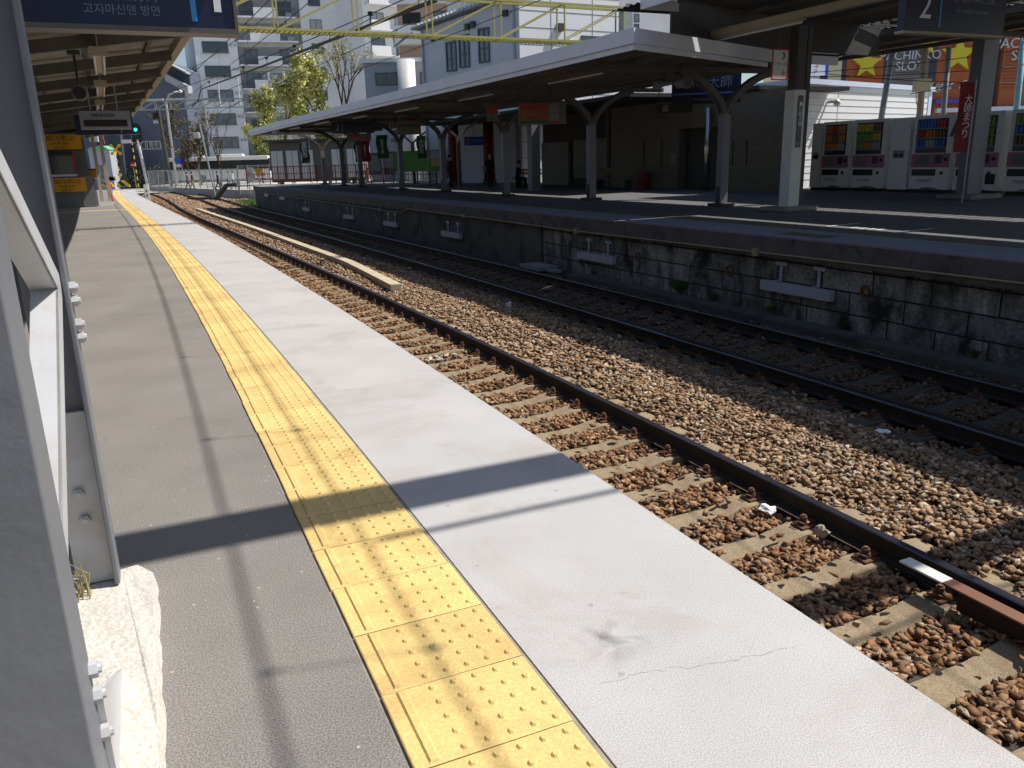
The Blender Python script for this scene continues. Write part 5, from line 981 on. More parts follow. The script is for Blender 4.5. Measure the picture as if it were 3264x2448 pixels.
# street lamp
def street_lamp(u,Y,vt,lab,arm,m_=m_white,r=.11):
    A=at_ground(u,Y); z=px(u,vt,Y).z-GZ; o=thing('street_lamp',lab,'street lamp',None,None,loc=A,rot=0); b=MB(); b.tube([(0,0,0),(0,0,z*.9),(arm*.2,0,z*.97),(arm*.55,0,z),(arm*.8,0,z+.03)],[r,r*.7,r*.6,r*.5,r*.5],10); b.build('pole',m_,o,smooth=True); b=MB(); b.tube([(arm*.78,0,z+.02),(arm*.9,0,z+.05),(arm,0,z)],[.1,.2,.08],10); b.build('lamp_head',m_white,o,smooth=True); return o
street_lamp(566,97,293,'tall white street lamp with a curved arm at the crossing',-0+2.0,m_white,.16); 
o=thing('light_pole','slim grey pole with a lantern in front of the silver fence','lamp post',None,None,loc=at_ground(684,71),rot=0); b=MB(); b.tube([(0,0,0),(-.6,0,6.1)],.07,8); b.build('pole',m_galv,o); b=MB(); b.box(-1.2,-.7,-.15,.15,4.9,5.4); b.build('lantern',m_white,o,bevel=.05)
o=thing('utility_pole','dark utility pole with equipment beside the white street lamp','utility pole',None,None,loc=at_ground(548,94),rot=0); z=px(530,330,94).z-GZ; b=MB(); b.tube([(.0,0,0),(-.35,0,z)],[.22,.14],10); b.build('pole',m_dark,o); b=MB(); b.box(-.95,-.35,-.2,.2,z-1.6,z-.9); b.build('equipment_box',m_black,o); b=MB(); b.box(-.35,.15,-.3,.3,1.2,2.2); b.build('equipment_box',m_black,o); b=MB(); b.box(-.95,-.45,-.22,-.2,z-2.05,z-1.75); b.build('plate',m_white,o)
# silver mesh fence
def mesh_fence(u0,u1,Y0,Y1,H,lab,n):
    A=at_ground(u0,Y0,GZ-.1);B=at_ground(u1,Y1,GZ-.1);t=B-A;L=t.length; o=thing('mesh_fence',lab,'fence',None,None,loc=A,rot=math.atan2(t.y,t.x))
    for i in range(n+1): b=MB(); x=L*i/n; b.tube([(x,0,0),(x,0,H)],.045,6); b.build('post',m_galv,o)
    b=MB(); b.box(0,L,-.02,.02,H-.08,H-.03).box(0,L,-.015,.015,.1,.14); b.build('rails',m_galv,o); b=MB()
    k=int(L/.16)
    for i in range(k): b.box(L*i/k,L*i/k+.022,.025,.035,.12,H-.06)
    for i in range(int(H/.16)): b.box(0,L,.036,.042,.14+i*.16,.155+i*.16)
    b.build('mesh',m_galv,o)
mesh_fence(478,762,100.7,73.7,2.5,'silver mesh fence along the road behind the tracks',14); mesh_fence(764,864,73.7,71.7,2.75,'silver mesh fence bay with a top rail in front of the bus',3)
# bus
m_bus=mat('bus_white','#d6d9da',.35,.04,2)
bs=thing('bus','white bus with a dark window band behind the silver fence','bus',None,None,loc=at_ground(874,103,-.42),rot=PI+.12)   # local x runs to its rear
L=11.4
b=MB(); b.box(0,L,0,2.4,.35,1.45).box(0.03,L,.0,2.4,2.5,2.95); b.build('body',m_bus,bs,bevel=.06); b=MB(); b.box(-.0,L-.05,.03,2.37,1.452,2.498); b.build('window_band',mat('bus_glass','#14171b',.25,.2,2),bs)
b=MB(); b.box(-.06,-.005,.12,2.28,1.2,2.65); b.build('windscreen',mat('bus_glass','#14171b',.25,.2,2),bs); b=MB()
for x in (1.4,2.9,4.4,5.9,7.4,8.9): b.box(x,x+.07,2.375,2.41,1.45,2.5)
b.build('window_pillars',m_black,bs); b=MB(); b.box(3.0,6.2,.5,1.9,2.955,3.22).box(7.6,8.3,.7,1.7,2.955,3.12); b.build('roof_unit',m_bus,bs,bevel=.08)
for x in (2.2,7.8): b=MB(); b.tube([(x,2.2,.45),(x,2.42,.45)],.45,18); b.build('wheel',m_black,bs)
for y in (.3,2.1): b=MB(); b.box(-.05,-.005,y-.18,y+.18,.7,.9); b.build('headlight',m_white,bs)
b=MB(); b.box(.6,1.6,2.402,2.42,.6,1.0); b.build('orange_panel',mat('bus_orange','#d46a1e',.5,.1,3),bs)
# passers-by behind the fence
m_=[('passer-by in a red top behind the silver fence',601,79,'#8c3a33','#55504a'),('passer-by in beige trousers just right of the one in red',616,80,'#4a4542','#a18d6d'),('passer-by in dark clothes behind the middle of the silver fence',697,77,'#23252b','#2a2c33'),('passer-by in a white shirt behind the fence near the bus',746,76.5,'#cfd0d2','#4c5260'),('passer-by in grey beside the one in white',731,78,'#8b8f96','#3b3f4a')]
for lab,u,Y,t,l in m_: person(lab,at_ground(u,Y,GP),random.uniform(1,2.2),'walk',t,l,None,1.65)
# cable duct bent down from the platform end, signs at the platform end
o=thing('cable_duct','dark bent cable duct climbing to the end of the shaded platform','duct',None,None,loc=(0,0,0),rot=0); b=MB(); A=[px(762,588,68),px(722,590,68.5),px(690,634,70),px(600,634,71)]; 
for p,q in zip(A[:-1],A[1:]): b.bar(p,q,.28,.26)
b.build('duct',m_dark,o)
o=thing('end_plate','white warning plate at the end of the shaded platform','plate',None,None,loc=px(754,592,63),rot=.1); b=MB(); b.box(0,.28,0,.03,0,.52); b.build('plate',m_white,o); text('注意',.1,m_txtr,o,FACE(.14,-.004,.26)); b=MB(); b.box(.1,.18,.04,.1,-.3,.5); b.build('stand',m_dsteel,o)
o=thing('warning_board','white and yellow warning board on the red railing end','board',None,None,loc=px(786,577,64),rot=.1); b=MB(); b.box(.1,.55,0,.03,0,1.0); b.build('white_board',m_white,o); text('立入\n禁止',.22,m_txtr,o,FACE(.32,-.004,.5)); b=MB(); b.add([(.6,0,.9),(1.25,0,.9),(.95,0,.25),(.6,.03,.9),(1.25,.03,.9),(.95,.03,.25)],[(0,2,1),(3,4,5),(0,1,4,3),(1,2,5,4),(2,0,3,5)]); b.build('yellow_triangle',m_yel,o); b=MB(); b.box(0,.06,-.03,.03,-.6,1.15); b.build('post',m_red,o)
# ------------------------------------------------------------------ yellow catenary truss over the tracks
m_ty=mat('faded_yellow_steel','#b0a861',.6,.12,4,dirt='#8d875c',damt=.4,dscale=3)
tt=thing('catenary_truss','faded yellow lattice beam carrying the overhead wires across the tracks','truss',21.8,0,0)
def truss(t,x0,x1,z0,z1,w,n,mt,r=.035,ch=.07):
    for y in (-w/2,w/2):
        b=MB(); b.bar((x0,y,z0),(x1,y,z0),ch,ch).bar((x0,y,z1),(x1,y,z1),ch,ch); b.build('chord',mt,t)
        b=MB()
        for i in range(n+1):
            x=x0+(x1-x0)*i/n
            if abs(y)<w: b.bar((x,y,z0),(x+.0,-y if i<0 else y,z1),r*1.4,r*1.4)
            if i<n: b.bar((x,y,z0),(x+(x1-x0)/n,y,z1),r*1.3,r*1.3)
        b.build('web',mt,t)
    b=MB()
    for i in range(n+1): x=x0+(x1-x0)*i/n; b.bar((x,-w/2,z0),(x,w/2,z0),r,r).bar((x,-w/2,z1),(x,w/2,z1),r,r)
    for i in range(int((x1-x0)/.12)): b.box(x0+i*.12,x0+i*.12+.03,-w/2,w/2,z0-.05,z0-.036)
    b.build('cross_ties',mt,t)
truss(tt,-5.5,12.0,4.42,5.36,.42,9,m_ty,.024,.06)
for x in (12.2,-5.7): b=MB(); b.box(x-.14,x+.14,-.14,.14,3.66 if x>0 else 0,5.4); b.build('mast',m_galv,tt)
for x in (1.79,5.68): b=MB(); b.bar((x,0,4.4),(x,0,3.95+.5),.05,.05).tube([(x-.5,0,4.42),(x-.5,0,4.15),(x,0,4.5)],.03,6); b.build('wire_hanger',m_galv,tt)
# white catenary gantry at the crossing
wg=thing('catenary_gantry','white lattice gantry over the tracks at the level crossing','gantry',None,None,loc=at_ground(300,92,0),rot=.0); zt=px(500,322,92).z; zb=px(500,349,92).z; Lg=(at_ground(950,92)-at_ground(300,92)).x
truss(wg,0,Lg,zb,zt,.4,14,m_galv,.045,.09); b=MB(); b.box(9.2,13.8,-.3,-.12,zt+.05,zt+.2).box(0,9.0,-.3,-.12,zt+.05,zt+.2); b.build('lamp_rail',m_white,wg)
for x in (Lg-.4,Lg-2.0): b=MB(); b.tube([(x,0,GZ),(x,0,px(900,228,92).z)],[.2,.14],10); b.build('mast',m_white,wg)
b=MB(); z0=px(900,224,92).z
for i in range(5): b.box(Lg-2.0,Lg-.4,-.06,.06,z0-.2-i*.95,z0-.1-i*.95); b.bar((Lg-2.0,0,z0-.2-i*.95),(Lg-.4,0,z0-1.1-i*.95),.07,.07)
b.build('mast_braces',m_white,wg); x=(px(700,300,92)-at_ground(300,92)).x; b=MB(); b.box(x-.12,x,-.06,.06,zb,zt+2.1).box(x-.1,x+2.1,-.06,.06,zt+2.0,zt+2.1).box(x+2.0,x+2.12,-.06,.06,zb,zt+2.1); b.build('portal_frame',m_white,wg)
# heavy feeder cable from the gantry towards the camera
fc=thing('feeder_cable','thick black feeder cable sagging from the far gantry to the yellow truss','cable',None,None,loc=(0,0,0),rot=0); b=MB(); A=px(640,285,90); B=px(1000,150,40); C_=px(1390,0,24); P=[]
for i in range(25):
    t=i/24; P.append((A*(1-t)**2+B*2*t*(1-t)*1.0+C_*t*t))
b.tube(P,.06,6); b.tube([A,px(632,320,91),px(612,340,91)],.06,6); b.build('cable',m_wire,fc); b=MB()
for i in range(2,24,3): b.tube([P[i],P[i]+Vector((0,0,.35))],.02,4); b.box(-.08,.08,-.08,.08,.3,.42,M=Matrix.Translation(P[i]))
b.build('clamps',m_black,fc)
def loose_wire(name,lab,pts,r):
    b=MB(); A=Vector(pts[0]);B=Vector(pts[1]); P=[A+(B-A)*i/20+Vector((0,0,-pts[2]*4*(i/20)*(1-i/20))) for i in range(21)]; b.tube(P,r,5); tag(b.build(name,m_wire),lab,'wire')
loose_wire('span_wire','thin wire rising across the pale apartment block from the left',(px(560,285,66),px(1420,-60,30),.2),.022); loose_wire('span_wire','thin wire from the far gantry up past the bare tree',(px(560,350,66),px(1180,60,45),.3),.02); loose_wire('span_wire','thin wire dropping from the yellow truss at the left',(px(590,230,60),px(960,-40,30),.2),.016)
# ================================================================== BUILDINGS BEHIND
m_apt=mat('apartment_wall','#e9ebee',.8,.05,.4,dirt='#cfd1d5',damt=.35,dscale=.3); m_aptd=mat('apartment_recess','#a3a6ab',.8,.08,.5); m_wall_w=mat('white_cladding','#e6e7e8',.6,.03,.5)
m_frame=mat('window_frame','#55585e',.4,.1,2); m_glz=mat('pane_glass','#5d6a78',.06,.25,.8,spec=.9); m_slate=mat('slate_wall','#5a6274',.75,.08,.3,dirt='#454b5a',damt=.4,dscale=.3); m_slate2=mat('slate_wall_dark','#3d4352',.75,.1,.3)
WR=random.Random(3); PANES=[m_glz,m_glz,mat('curtained_pane','#a9adb0',.25,.12,2),mat('dark_pane','#39424c',.06,.2,1,spec=.9),mat('half_curtained_pane','#83898e',.15,.35,1.2)]
def win(b_, x0,x1,z0,z1,y=0,n=2,name='window',mf=None):
    f=MB(); t=.07; f.box(x0-t,x1+t,y-.06,y-.002,z0-t,z0).box(x0-t,x1+t,y-.06,y-.002,z1,z1+t).box(x0-t,x0,y-.06,y-.002,z0,z1).box(x1,x1+t,y-.06,y-.002,z0,z1)
    for i in range(1,n): q=x0+(x1-x0)*i/n; f.box(q-.03,q+.03,y-.05,y-.002,z0,z1)
    o=f.build(name,mf or m_frame,b_); p=MB(); p.box(x0,x1,y-.02,y-.001,z0,z1); p.build('pane',WR.choice(PANES),o); return o
ab=thing('apartment_block','tall pale apartment block with stacked balconies behind the trees','building',None,None,loc=at_ground(675,124,-1.0),rot=.30); ab.scale=(1.127,1.127,1.127)
FH=2.9; b=MB(); b.box(0,5.2,0,14,-.3,32).box(5.2,13.4,1.6,14,-.3,32).box(13.4,22.8,.0,14,-.3,32); b.build('wall',m_apt,ab)
b=MB()
for k in range(11): b.box(5.25,13.35,1.4,1.6,k*FH+.3,k*FH+2.5)
b.build('recess_wall',m_aptd,ab)
for k in range(11):
    z=k*FH+1.5; win(ab,1.0,4.0,z+.15,z+1.4,0,4)
    b=MB(); b.box(.8,4.2,-.25,-.065,z-.02,z+.06).box(4.35,4.6,-.2,-.002,z+.9,z+1.2).box(4.8,5.05,-.2,-.002,z+.9,z+1.2); b.build('sill_and_vents',m_aptd,ab)
    win(ab,6.0,7.6,k*FH+.35,k*FH+2.2,1.4,2); win(ab,10.5,12.4,k*FH+.35,k*FH+2.2,1.4,2)
    b=MB(); b.box(5.3,12.9,-.3,1.4,k*FH+.05,k*FH+.22).box(7.6 if k%2 else 6.9,10.6,-.3,-.2,k*FH+.22,k*FH+1.25); b.build('balcony',m_apt,ab)
    for x0,x1 in ((5.35,7.5),(10.7,12.85)):
        b=MB(); b.box(x0,x1,-.28,-.24,k*FH+1.2,k*FH+1.25)
        for i in range(13): q=x0+(x1-x0)*i/12; b.box(q-.02,q+.02,-.275,-.245,k*FH+.22,k*FH+1.2)
        b.build('balcony_railing',m_frame if k%3 else m_galv,ab)
    win(ab,14.6,16.0,z+.15,z+1.3,0,2); win(ab,19.4,21.6,z+.15,z+1.3,0,2)
    b=MB(); b.box(11.6,12.4,.6,.95,k*FH+.23,k*FH+.85); b.build('air_conditioner',m_white,ab)
    if k%2==0:
        b=MB()
        for i in range(4): b.box(8+i*.5,8.35+i*.5,.1,.14,k*FH+1.25,k*FH+2.0)
        b.build('laundry',mat('laundry_%d'%(k%3),('#c8b9b0','#9fb0c4','#d8d8d4')[k%3],.9,.3,3),ab); b=MB(); b.tube([(9.6,-.35,k*FH+1.5),(9.6,-.45,k*FH+1.5)],.32,12); b.build('satellite_dish',m_white,ab)
wt=thing('sun_strip_wall','narrow sunlit white wall strip added on the left edge of the apartment block','building',None,None,loc=at_ground(653,125,-1),rot=1.0); b=MB(); b.box(0,2.6,0,.6,-.3,36); b.build('wall',m_wall_w,wt); b=MB(); b.box(1.4,1.6,-.05,-.002,0,35); b.build('drain_pipe',m_galv,wt)  # added wall piece, turned to catch the sun as a bright edge
# right wing with sunlit balconies
aw=thing('apartment_wing','apartment wing with bright white sunlit balconies right of the bare tree','building',None,None,loc=at_ground(1196,121,-1),rot=.55); aw.scale=(1.14,1.14,1.14)
b=MB(); b.box(0,13,0,12,-.3,32); b.build('wall',m_apt,aw)
for k in range(11):
    win(aw,.9,2.6,k*FH+.4,k*FH+2.2,0,2); win(aw,4.2,6.6,k*FH+.4,k*FH+2.2,0,2); win(aw,8.2,10.4,k*FH+.4,k*FH+2.2,0,2)
    b=MB(); b.box(.3,6.9,-1.5,-.07,k*FH+.05,k*FH+.2).box(.3,2.8,-1.5,-1.4,k*FH+.2,k*FH+1.2).box(7.2,12.8,-1.2,-.07,k*FH+.05,k*FH+.2).box(9.2,12.8,-1.2,-1.1,k*FH+.2,k*FH+1.2).box(6.9,7.1,-1.5,-.07,k*FH,k*FH+2.6); b.build('balcony',m_wall_w,aw)
    for x0,x1,y in ((2.85,6.85,-1.47),(7.25,9.15,-1.17)):
        b=MB(); b.box(x0,x1,y-.02,y+.02,k*FH+1.15,k*FH+1.2)
        for i in range(17): q=x0+(x1-x0)*i/16; b.box(q-.02,q+.02,y-.015,y+.015,k*FH+.2,k*FH+1.15)
        b.build('balcony_railing',m_galv,aw)
# slate blue building at the left
sb=thing('slate_building','large slate blue building with a sloping roofline beyond the crossing','building',None,None,loc=at_ground(160,118),rot=-.02)
xx=lambda u,v: px(u,v,118).x-at_ground(160,118).x
zt=lambda u,v: px(u,v,118).z-GZ
b=MB(); b.prism([(0,0),(xx(625,560),0),(xx(592,292),zt(592,292)),(xx(583,222),zt(583,222)),(xx(539,198),zt(539,198)),(xx(505,214),zt(505,214)),(0,zt(300,240))],-8,0,Matrix.Rotation(PI/2,4,'X')); b.build('wall',m_slate,sb)
b=MB(); b.prism([(xx(546,262),zt(546,262)),(xx(619,300),zt(619,300)),(xx(617,278),zt(617,278)),(xx(543,238),zt(543,238))],.05,1.6,Matrix.Rotation(PI/2,4,'X')); b.build('balcony_band',m_aptd,sb); b=MB(); b.prism([(xx(541,236),zt(541,236)),(xx(612,274),zt(612,274)),(xx(610,240),zt(610,240)),(xx(540,203),zt(540,203))],.02,.3,Matrix.Rotation(PI/2,4,'X')); b.build('window_strip',m_slate2,sb)
b=MB(); b.prism([(xx(540,202),zt(540,202)),(xx(611,239),zt(611,239)),(xx(611,234),zt(611,234)),(xx(539,197),zt(539,197))],.0,1.6,Matrix.Rotation(PI/2,4,'X')); b.build('roof_edge',m_aptd,sb)
for u in (440,474): x=xx(u,465); win(sb,x,x+1.8,zt(u,475),zt(u,452),0,3,mf=m_white)
t2=thing('slate_tower','dark slate tower corner behind the crossing signals','building',None,None,loc=at_ground(368,114),rot=-.02); b=MB(); b.box(0,1.7,0,4,0,px(360,425,114).z-GZ+.6); b.build('wall',m_slate2,t2); b=MB(); b.box(-.05,1.75,-.05,4.05,px(360,425,114).z-GZ+.62,px(360,425,114).z-GZ+.8); b.build('coping',m_slate,t2)
gh=thing('grey_house','pale grey house with a green roof edge beyond the crossing at the left','house',None,None,loc=at_ground(300,112),rot=0); H=px(300,478,112).z-GZ; b=MB(); b.box(0,2.8,0,5,0,H); b.build('wall',mat('grey_render','#a9aeb6',.8,.06,.6),gh); b=MB(); b.prism([(-.1,H),(2.9,H),(2.2,H+.5),(.6,H+.4)],-.3,5,Matrix.Rotation(PI/2,4,'X') @ Matrix.Scale(-1,4,(0,0,1))); b.build('roof',mat('green_roof','#6fb494',.5,.1,2),gh); win(gh,.95,1.9,1.6,3.1,0,2); b=MB(); b.box(.65,1.75,-.5,-.01,H+1.0,H+2.6); b.build('upper_box',mat('grey_render','#a9aeb6',.8,.06,.6),gh)
# white house with windows on its shaded side
def corner(u,v,Y): return px(u,v,Y)
C0=at_ground(1667,47); 
wh=thing('white_house','white clad house, right face sunlit, rising behind the long canopy','house',None,None,loc=C0,rot=0.5)
HW=px(1657,0,47).z-GZ+2.6; b=MB(); b.box(0,6.6,0,9,0,HW); b.build('wall',m_wall_w,wh)
b=MB()
for k in range(1,int(HW/.85)): b.box(.0,6.6,-.014,-.001,k*.85,k*.85+.022)
b.box(2.0,2.02,-.014,-.001,0,HW).box(4.75,4.77,-.014,-.001,0,HW); b.build('panel_joints',m_frame,wh); w0=px(1850,118,49).z-GZ; win(wh,4.05,6.0,w0-2.1,w0,0,2)
b=MB(); b.box(2.35,2.7,-.28,-.002,w0+.2,w0+.6); b.build('vent_hood',m_dsteel,wh); b=MB(); b.box(3.3,3.42,-.13,-.002,w0-3,w0-.2); b.build('drain_pipe',m_wall_w,wh)
# side face towards the left: a lean-to wing with its own sloped eave
sw=thing('house_wing','pale siding wing with three tall narrow windows and a sloped eave','house',None,None,loc=C0+Vector((-.02,0.02,0)),rot=PI-.72)     # local x runs away to the left/back
lw=next(q*.05 for q in range(400) if (lambda p:p.x<=px(1342,100,p.y).x)(C0+Vector((math.cos(PI-.72)*q*.05,math.sin(PI-.72)*q*.05,0)))); zR=px(1650,12,47).z-GZ+.4; ang=PI-.72
far=C0+Vector((math.cos(ang)*lw,math.sin(ang)*lw,0)); uu=far.y; zL=px(1335,100,far.y).z-GZ
b=MB(); b.prism([(0,0),(lw,0),(lw,zL),(0,zR)],0,.2,Matrix.Rotation(PI/2,4,'X')); b.build('wall',mat('siding_wall','#cdd1da',.75,.05,1),sw)
def sw_pt(u): # distance along the wing wall where the picture column u falls
    best=min((abs((lambda p:(p.x-px(u,300,p.y).x))(C0+Vector((math.cos(ang)*q,math.sin(ang)*q,0)))),q) for q in [i*.02 for i in range(int(lw/.02))]); return best[1]
for u,v0,v1 in ((1550,88,200),(1488,110,216),(1446,132,228)):
    q=sw_pt(u); Yq=C0.y+math.sin(ang)*q; f=MB(); z1=px(u,v0,Yq).z-GZ; z0=px(u,v1,Yq).z-GZ; f.box(q-.42,q-.34,.002,.08,z0,z1).box(q+.34,q+.42,.002,.08,z0,z1).box(q-.34,q+.34,.002,.08,z0,z0+.1).box(q-.34,q+.34,.002,.08,z1-.1,z1).box(q-.05,q+.05,.002,.06,z0,z1).box(q-.34,q+.34,.002,.07,(z0*.6+z1*.4),(z0*.6+z1*.4)+.06); o=f.build('window',m_frame,sw); p=MB(); p.box(q-.36,q+.36,.001,.02,z0,z1); p.build('pane',m_glz,o)
for u,v in ((1503,85),(1520,78),(1393,122),(1622,42)):
    q=sw_pt(u); Yq=C0.y+math.sin(ang)*q; z=px(u,v,Yq).z-GZ; b=MB(); b.box(q-.14,q+.14,.002,.2,z-.16,z+.16); b.build('vent_hood',m_dsteel,sw)
b=MB(); b.bar((-.3,.0,zR+.12),(lw+.3,.0,zL+.12),1.0,.12); b.build('eave',mat('eave_grey','#8f9299',.6,.1,1),sw)
b=MB()
for i in range(26): t=i/25; b.box(lw*t-.08,lw*t+.08,-.15,.25,zR+(zL-zR)*t+.2,zR+(zL-zR)*t+.42)
b.build('tile_ends',m_white,sw); b=MB(); b.tube([(lw-.2,.08,0),(lw-.2,.08,zL)],.06,6); b.build('drain_pipe',m_galv,sw); b=MB(); b.tube([(.3,.08,0),(.3,.08,zR)],.06,6); b.build('drain_pipe',m_galv,sw)
# brown house behind, grey low house with a round tank
bh=thing('brown_house','pinkish brown house partly hidden behind the pale siding wing','house',None,None,loc=at_ground(1300,72),rot=.02); H=px(1300,-20,72).z-GZ; b=MB(); b.box(0,7,0,6,0,H); b.build('wall',mat('pink_brown','#b79c8f',.8,.06,.5),bh); z1=px(1310,40,72).z-GZ; z2=px(1310,75,72).z-GZ; b=MB(); b.box(.4,1.9,-.02,-.002,z2,z1); b.build('opening',m_black,bh); win(bh,3.0,4.3,z2,z1,0,2); b=MB(); b.box(-.3,3.0,-1.2,-.01,z2-1.7,z2-.3).box(-.4,6.8,-.7,-.01,z1+.6,z1+1.1); b.build('balcony',m_apt,bh)
ch=thing('grey_house','low grey house with a round white tank rising above the long canopy','house',None,None,loc=at_ground(1188,60),rot=.05); H=px(1200,200,60).z-GZ; b=MB(); b.box(0,4.7,0,5,0,H); b.build('wall',mat('grey_render','#a9aeb6',.8,.06,.6),ch); b=MB(); b.box(-.2,4.9,-.3,5.2,H,H+.25); b.build('roof',m_apt,ch); z1=px(1200,240,60).z-GZ; win(ch,.8,2.2,z1-.6,z1+.1,0,2); b=MB(); b.tube([(2.95,-.75,0),(2.95,-.75,H+.05)],.62,18); b.build('tank',m_white,ch,smooth=True); win(ch,3.9,4.5,z1-.6,z1+.1,0,2)
nh=thing('distant_block','distant pale block with small windows right of the white house','building',None,None,loc=at_ground(1978,85),rot=.2); b=MB(); b.box(0,9,0,8,0,px(2000,-30,85).z-GZ); b.build('wall',m_apt,nh)
for k in range(3):
    for j in range(2): z=px(2000,20+k*32,85).z-GZ; win(nh,.5+j*.8,.9+j*.8,z-.45,z+.15,0,1)
# ------------------------------------------------------------------ pachinko hall and white shed at the right
so_=math.radians(-14)
A=px(2566,250,30.0); B=px(2975,252,33.2); d_=B-A; rs=math.atan2(d_.y,d_.x); Ls=math.hypot(d_.x,d_.y)
sh=thing('white_shed','white shed with horizontal siding behind the vending machines','shed',None,None,loc=Vector((A.x,A.y,0)),rot=.68); Ls=next(q*.01 for q in range(3000) if (A.x+math.cos(.68)*q*.01)*px(2975,252,30).y >= px(2975,252,30).x*(A.y+math.sin(.68)*q*.01))
zt_=A.z; b=MB(); b.box(0,Ls,0,5,-1.2,zt_-.18); b.build('wall',m_wall_w,sh); b=MB(); b.box(-.08,Ls+.08,-.1,5,zt_-.175,zt_); b.build('roof_trim',mat('trim_blue_white','#c9d3ea',.4,.04,2),sh)
b=MB()
for k in range(14): z=zt_-.4-k*.235; b.box(.06,Ls-.3,-.012,-.001,z,z+.014)
b.box(0,.05,-.014,-.001,-1,zt_-.2).box(2.3,2.308,-.012,-.0005,-1,zt_-.2); b.build('siding_joints',m_galv,sh); b=MB(); b.box(Ls-.28,Ls,-.03,-.002,-1,zt_-.18); b.build('corner_trim',mat('trim_blue_white','#c9d3ea',.4,.04,2),sh)
lz=px(2697,327,30.6); b=MB(); b.tube([(1.55,-.34,lz.z+.06),(1.55,-.02,lz.z+.06)],.06,8).tube([(1.55,-.36,lz.z+.12),(1.55,-.4,lz.z),(1.55,-.36,lz.z-.1)],[.08,.14,.09],12); b.build('wall_lamp',m_white,sh,smooth=True)
ew=thing('shed_end','cream end wall strip of another shed left of the white siding','shed',None,None,loc=Vector((A.x-.50,A.y-.15,0)),rot=.68); b=MB(); b.box(.1,.42,0,.3,-1.2,zt_+.25); b.build('wall',mat('cream_wall','#d9d3c0',.7,.05,2),ew); b=MB(); b.box(.05,.47,-.05,.35,zt_+.26,zt_+.33); b.build('roof_trim',m_cream,ew)
m_org=mat('orange_cladding','#a3572a',.6,.06,1.2,dirt='#84441f',damt=.3,dscale=.5); m_gsid=mat('grey_siding','#6e6a6c',.7,.1,1); m_star=mat('star_yellow','#c9bd2c',.5,.1,2)
pa=thing('pachinko_hall','orange hall with yellow stars and PACHINKO SLOT lettering behind the vending machines','building',None,None,loc=Vector((px(2600,300,46).x,46,0)),rot=-.06)
PX=lambda u: px(u,300,46).x-px(2600,300,46).x; PZ=lambda v,u=3000: px(u,v,46).z
b=MB(); b.box(PX(2690),PX(2805),.0,9,-1.2,9).box(PX(2965),PX(3085),0,9,-1.2,9).box(PX(3155),PX(3420),-.3,9,-1.2,9); b.build('orange_wall',m_org,pa)
b=MB(); b.box(PX(2825),PX(2945),.02,9,-1.2,9); b.build('grey_wall',m_gsid,pa); b=MB(); b.box(PX(2676),PX(2690),.01,9,-1.2,9).box(PX(2805),PX(2825),-.05,9,-1.2,9).box(PX(2945),PX(2965),-.05,9,-1.2,9).box(PX(3085),PX(3155),.0,9,-1.2,9).box(PX(2610),PX(2634),.02,9,-1.2,9); b.build('pilaster',mat('pilaster','#3b3c48',.7,.1,1),pa); b=MB(); b.box(PX(2560),PX(2610),.03,9,-1.2,9).box(PX(2634),PX(2676),.03,9,-1.2,9); b.build('cream_wall',mat('cream_hall','#cbc7a4',.7,.05,1),pa)
b=MB()
for k in range(24): b.box(PX(2827),PX(2943),-.0,.018,1+k*.32,1.03+k*.32).box(PX(3160),PX(3415),-.32,-.302,4.2+k*.16,4.22+k*.16) if k<12 else b.box(PX(2827),PX(2943),-.0,.018,1+k*.32,1.03+k*.32)
b.box(PX(2966),PX(3084),-.02,-.002,PZ(285),PZ(285)+.04).box(PX(3156),PX(3419),-.32,-.302,PZ(268,3250),PZ(268,3250)+.04).box(PX(2966),PX(3084),-.02,-.002,PZ(325),PZ(325)+.03); b.build('cladding_joints',m_dark,pa)
def star(u,v,r,y): 
    c=(PX(u),PZ(v,u)); pts=[]
    for k in range(10): a=PI/2+k*PI/5; q=r if k%2==0 else r*.42; pts.append((c[0]+q*math.cos(a),c[1]+q*math.sin(a)))
    b=MB(); b.prism(pts,-y,-y+.2,Matrix.Rotation(PI/2,4,'X')); b.build('star',m_star,pa)
star(2748,205,.8,-.02); star(3025,178,.95,-.02); star(3274,115,1.2,-.33); star(2930,148,.5,-.02)
ml=mat('steel_letters','#b9c0c8',.4,.05,2)
text('PACHINKO\nSLOT',.62,ml,pa,FACE(PX(2882),-.02,PZ(197,2882)),ext=.05); text('PACHINKO\nSLOT',.7,ml,pa,FACE(PX(3225),-.36,PZ(165,3225)),ext=.05); text('Light  Star',.62,ml,pa,FACE(PX(3020),-.03,PZ(274,3020)),shear=.5,ext=.03); 
b=MB(); b.box(PX(2970),PX(3075),-.2,-.003,PZ(331,3020),PZ(318,3020)); b.build('lit_sign_box',mat('sign_purple','#3b2f7a',.4,.5,1.5,emit=.25),pa); b=MB(); b.box(PX(2966),PX(3420),-.6,-.31,PZ(358,3100),PZ(345,3100)); b.build('ledge',mat('trim_blue_white','#c9d3ea',.4,.04,2),pa)
o=thing('arrow_sign','small sign with a red arrow above the white shed','sign',None,None,loc=px(2569,242,34),rot=-.1); b=MB(); b.box(0,.72,0,.06,0,.46); b.build('panel',m_white,o); b=MB(); b.box(-.22,-.02,0,.05,0,.42).box(.73,.80,0,.05,0,.44); b.build('blue_edge',mat('sign_blue','#2a63c4',.4,.05),o); text('→\nP',.24,m_txtr,o,FACE(.36,-.004,.23)); b=MB(); b.box(.3,.4,.07,.12,-3,.4); b.build('post',m_galv,o)
